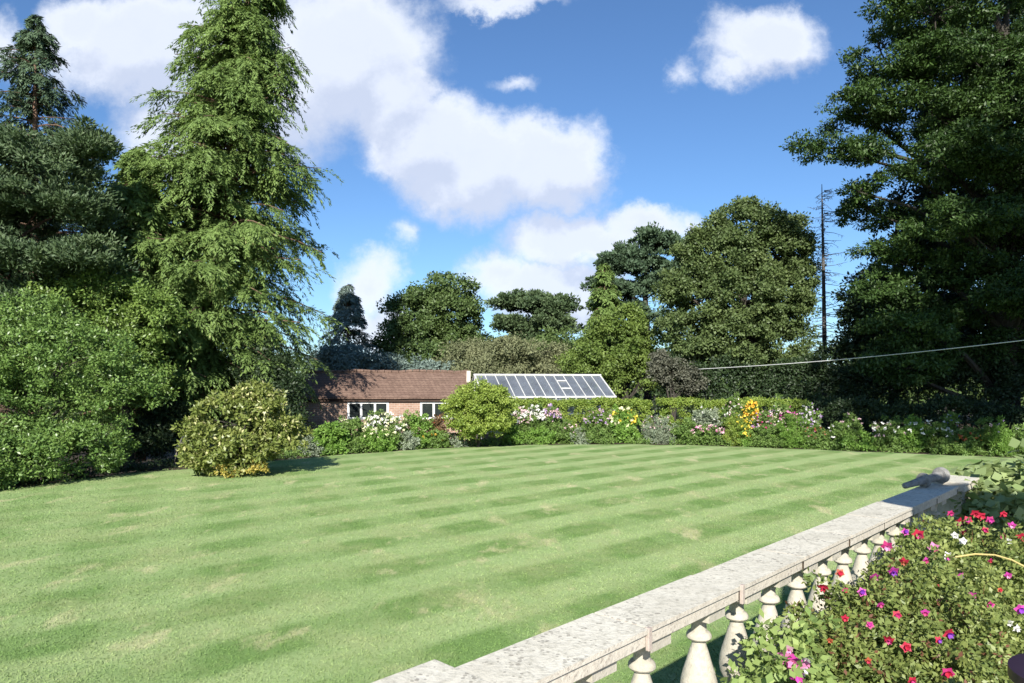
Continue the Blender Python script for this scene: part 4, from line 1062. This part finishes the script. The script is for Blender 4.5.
PL = [
 (310, 26, 436, 'pale grey green low plant at the left tip of the border', 'silver', (), 0, {}),
 (328, 34, 422, 'yellow green leafy plant at the shaded left end of the border', 'fresh', (), 0, dict(L=.10, W=.05)),
 (352, 34, 417, 'leafy green plant below the left window of the outbuilding', 'border', ('cream',), 14, {}),
 (386, 44, 411, 'white flowering shrub beside the left window of the outbuilding', 'border', ('white', 'cream'), 150, dict(fs=.075, ftop=.5, depth=1.1)),
 (375, 40, 428, 'low green plant in front of the white flowering shrub', 'fresh', ('cream',), 16, dict(depth=.4)),
 (418, 30, 411, 'bright green plant between the white shrub and the bronze one', 'fresh', (), 0, {}),
 (437, 20, 413, 'bronze red leaved plant left of the round bush', 'bronze', ('rust',), 8, {}),
 (408, 26, 432, 'silvery plant low beside the bronze leaved one', 'silver', (), 0, dict(depth=.4)),
 (435, 26, 430, 'mid green low plant under the bronze leaved one', 'border', ('gold',), 6, dict(depth=.4)),
 (456, 20, 432, 'pale green plant against the left foot of the round bush', 'silver', (), 0, dict(depth=.35)),
 (512, 22, 424, 'vivid green plant at the right foot of the round bush', 'fresh', (), 0, dict(depth=.5)),
 (520, 22, 406, 'tall white phlox right of the round bush', 'border', ('white', 'palepink'), 90, dict(fs=.075, ftop=.7, depth=1.2)),
 (535, 20, 404, 'tall white phlox with a broad flat head beside the lilac one', 'border', ('white',), 80, dict(fs=.075, ftop=.72, depth=1.2)),
 (552, 20, 404, 'lilac pink phlox to the right of the white ones', 'border', ('mauve', 'palepink'), 90, dict(fs=.07, ftop=.7, depth=1.2)),
 (540, 30, 425, 'bright green mound below the white phlox', 'fresh', (), 0, dict(depth=.5)),
 (568, 24, 420, 'green plant dotted with small pink flowers below the lilac phlox', 'border', ('palepink',), 24, dict(fs=.045, depth=.6)),
 (578, 22, 431, 'small silvery grey plant on the lawn edge in front of the hedge', 'silver', (), 0, dict(depth=.35)),
 (598, 30, 408, 'tall hazy plant with dusty pink heads in front of the hedge', 'border', ('palepink', 'mauve'), 60, dict(fs=.05, ftop=.6, depth=1.1)),
 (600, 26, 428, 'dark green leafy plant below the dusty pink heads', 'border', (), 0, dict(depth=.45)),
 (623, 28, 408, 'dahlia with big pale yellow flowers', 'fresh', ('yellow', 'cream'), 34, dict(fs=.13, ftop=.6, depth=.9, spread=.85, L=.11, W=.06)),
 (659, 38, 415, 'rounded grey green feathery shrub between the yellow dahlia and the pink sedum', 'silver', ('palepink',), 30, dict(fs=.04, L=.07, W=.02, depth=.7)),
 (686, 28, 420, 'green leafy plant right of the grey feathery shrub', 'border', (), 0, dict(depth=.6)),
 (707, 34, 424, 'low clump with flat pink sedum heads', 'border', ('palepink', 'pink'), 50, dict(fs=.06, ftop=.75, depth=.6)),
 (706, 30, 405, 'pale plume plant standing up in front of the hedge', 'silver', ('white',), 16, dict(fs=.05, depth=1.3)),
 (734, 22, 396, 'tallest hazy white and pink spires behind the lime plume', 'border', ('palepink', 'white'), 60, dict(fs=.05, ftop=.55, depth=1.4)),
 (738, 24, 412, 'lime yellow plume of feathery leaves', 'lime', ('yellow',), 12, dict(L=.09, W=.02, depth=.6)),
 (751, 18, 400, 'golden rudbeckia at the top of the border', 'lime', ('gold', 'yellow'), 80, dict(fs=.075, ftop=.65, depth=1.2)),
 (762, 24, 410, 'clump of mauve and plum flowers below the golden rudbeckia', 'border', ('mauve', 'crimson', 'palepink'), 75, dict(fs=.05, ftop=.6, depth=.9)),
 (744, 16, 428, 'small clump of yellow orange daisies near the lawn', 'fresh', ('gold', 'yellow'), 24, dict(fs=.05, depth=.5)),
 (768, 30, 426, 'dark green mound at the lawn edge under the plum flowers', 'border', (), 0, dict(depth=.4, L=.06, W=.03)),
 (779, 24, 402, 'cream and blush flower heads leaning right', 'border', ('cream', 'palepink', 'white'), 70, dict(fs=.055, ftop=.6, depth=1.2)),
 (793, 38, 414, 'broad bright green fern like plant', 'fresh', ('palepink',), 14, dict(fs=.035, L=.09, W=.018, depth=.6)),
 (788, 18, 405, 'deep pink flower clump over the fern like plant', 'border', ('pink', 'magenta'), 40, dict(fs=.055, ftop=.7, depth=1.0)),
 (809, 22, 402, 'tall violet and white aster in front of the shaded hedge', 'border', ('mauve', 'white'), 80, dict(fs=.055, ftop=.6, depth=1.1)),
 (813, 22, 425, 'small clump with brick red flower heads', 'border', ('rust', 'pink'), 30, dict(fs=.045, ftop=.6, depth=.5)),
 (838, 34, 424, 'green leafy mound right of the brick red flowers', 'border', ('white',), 6, dict(depth=.7)),
 (856, 34, 432, 'low bright green mound spilling towards the lawn', 'fresh', (), 0, dict(depth=.5)),
 (850, 26, 412, 'shaded plant with a few pale pink roses', 'border', ('palepink',), 10, dict(fs=.07, ftop=.7, depth=1.2)),
 (889, 34, 418, 'white and pink anemone clump left of the daisies', 'border', ('white', 'palepink'), 30, dict(fs=.075, ftop=.55, depth=.9)),
 (912, 26, 414, 'lit green clump with a few white blooms', 'fresh', ('white',), 12, dict(fs=.075, depth=.9)),
 (937, 26, 418, 'loose clump of white daisies in the shade', 'border', ('white',), 26, dict(fs=.075, ftop=.45, depth=.9)),
 (950, 16, 408, 'small blue and white spires behind the daisies', 'border', ('blue', 'white'), 14, dict(fs=.05, ftop=.7, depth=1.3)),
 (967, 24, 428, 'dark plant with orange yellow flowers near the right end', 'border', ('gold', 'rust'), 16, dict(fs=.07, ftop=.5, depth=.7)),
 (960, 30, 440, 'low dark green plant on the lawn edge under the orange flowers', 'border', (), 0, dict(depth=.4)),
 (1000, 24, 418, 'feathery upright green plant near the right end', 'fresh', ('mauve',), 6, dict(fs=.04, L=.10, W=.02, depth=.8)),
 (1020, 20, 422, 'dark leafed plant with a white bloom at the right end of the border', 'border', ('white',), 6, dict(fs=.06, depth=1.0)),
 (985, 24, 420, 'shaded plant between the orange flowers and the feathery one', 'border', ('white', 'palepink'), 10, dict(fs=.05, depth=1.0)),
]
for (px, wp, yt, lab, lm, cols, nf, kw) in PL: perennial(px, wp, yt, lab, lm, cols, nf, **kw)
# low ground cover between the plants
n = 420
x = -8 + 29 * rng.random(n); ed = np.interp(x, [e[0] for e in EDGE], [e[1] for e in EDGE])
y = ed + .1 + 1.5 * rng.random(n); idx = np.repeat(np.arange(n), 60); k = len(idx)
d = rdir(k); d[:, 2] = np.abs(d[:, 2]) * .9
pos = np.stack([x, y, np.full(n, -.04)], 1)[idx] + d * rng.random((k, 1)) ** .5 * np.array([.22, .18, .26])
V, Fq = leaves(pos, unit(d + rng.normal(size=(k, 3)) * .6), unit(d + np.array([0, -.3, .6])), .07 + .04 * rng.random(k), .03 + .02 * rng.random(k))
o = link('border_ground_cover', make_mesh('border_ground_cover', V, Fq, LM['border'], .5 * rng.random(n)[idx] + .5 * rng.random(k))); tag(o, 'low leafy ground cover between the border plants', 'ground cover', kind='stuff')
# the planting round behind the outbuilding and the left bed
n = 260
x = -16 + 9 * rng.random(n); y = np.interp(x, [e[0] for e in EDGE], [e[1] for e in EDGE]) + .2 + 4 * rng.random(n)
idx = np.repeat(np.arange(n), 40); k = len(idx); d = rdir(k); d[:, 2] = np.abs(d[:, 2]) * .6
pos = np.stack([x, y, np.full(n, -.05)], 1)[idx] + d * rng.random((k, 1)) ** .5 * .25
V, Fq = leaves(pos, unit(d + rng.normal(size=(k, 3)) * .6), unit(d + np.array([0, -.3, .6])), .08 + .04 * rng.random(k), .03 + .02 * rng.random(k))
o = link('bed_ground_cover', make_mesh('bed_ground_cover', V, Fq, LM['dark'], rng.random(k))); tag(o, 'dark ivy and leaf litter under the trees at the left', 'ground cover', kind='stuff')
# distant wood that closes the horizon
n = 2600
a_ = R(-62) + R(124) * rng.random(n); rr_ = 62 + 10 * rng.random(n)
top = 4.6 + 1.6 * np.sin(a_ * 9) + 1.1 * np.sin(a_ * 23 + 1)
cc = np.stack([np.sin(a_) * rr_, np.cos(a_) * rr_, -.8 + (top + .8) * rng.random(n) ** .8], 1)
idx = np.repeat(np.arange(n), 34); k = len(idx); d = rdir(k)
pos = cc[idx] + d * rng.random((k, 1)) ** .5 * 1.1
V, Fq = leaves(pos, rdir(k), unit(d + np.array([0, 0, .6])), np.full(k, .42), np.full(k, .3))
o = link('distant_wood', make_mesh('distant_wood', V, Fq, LM['round'], rng.random(n)[idx])); tag(o, 'distant belt of woodland closing the view', 'wood', kind='stuff')
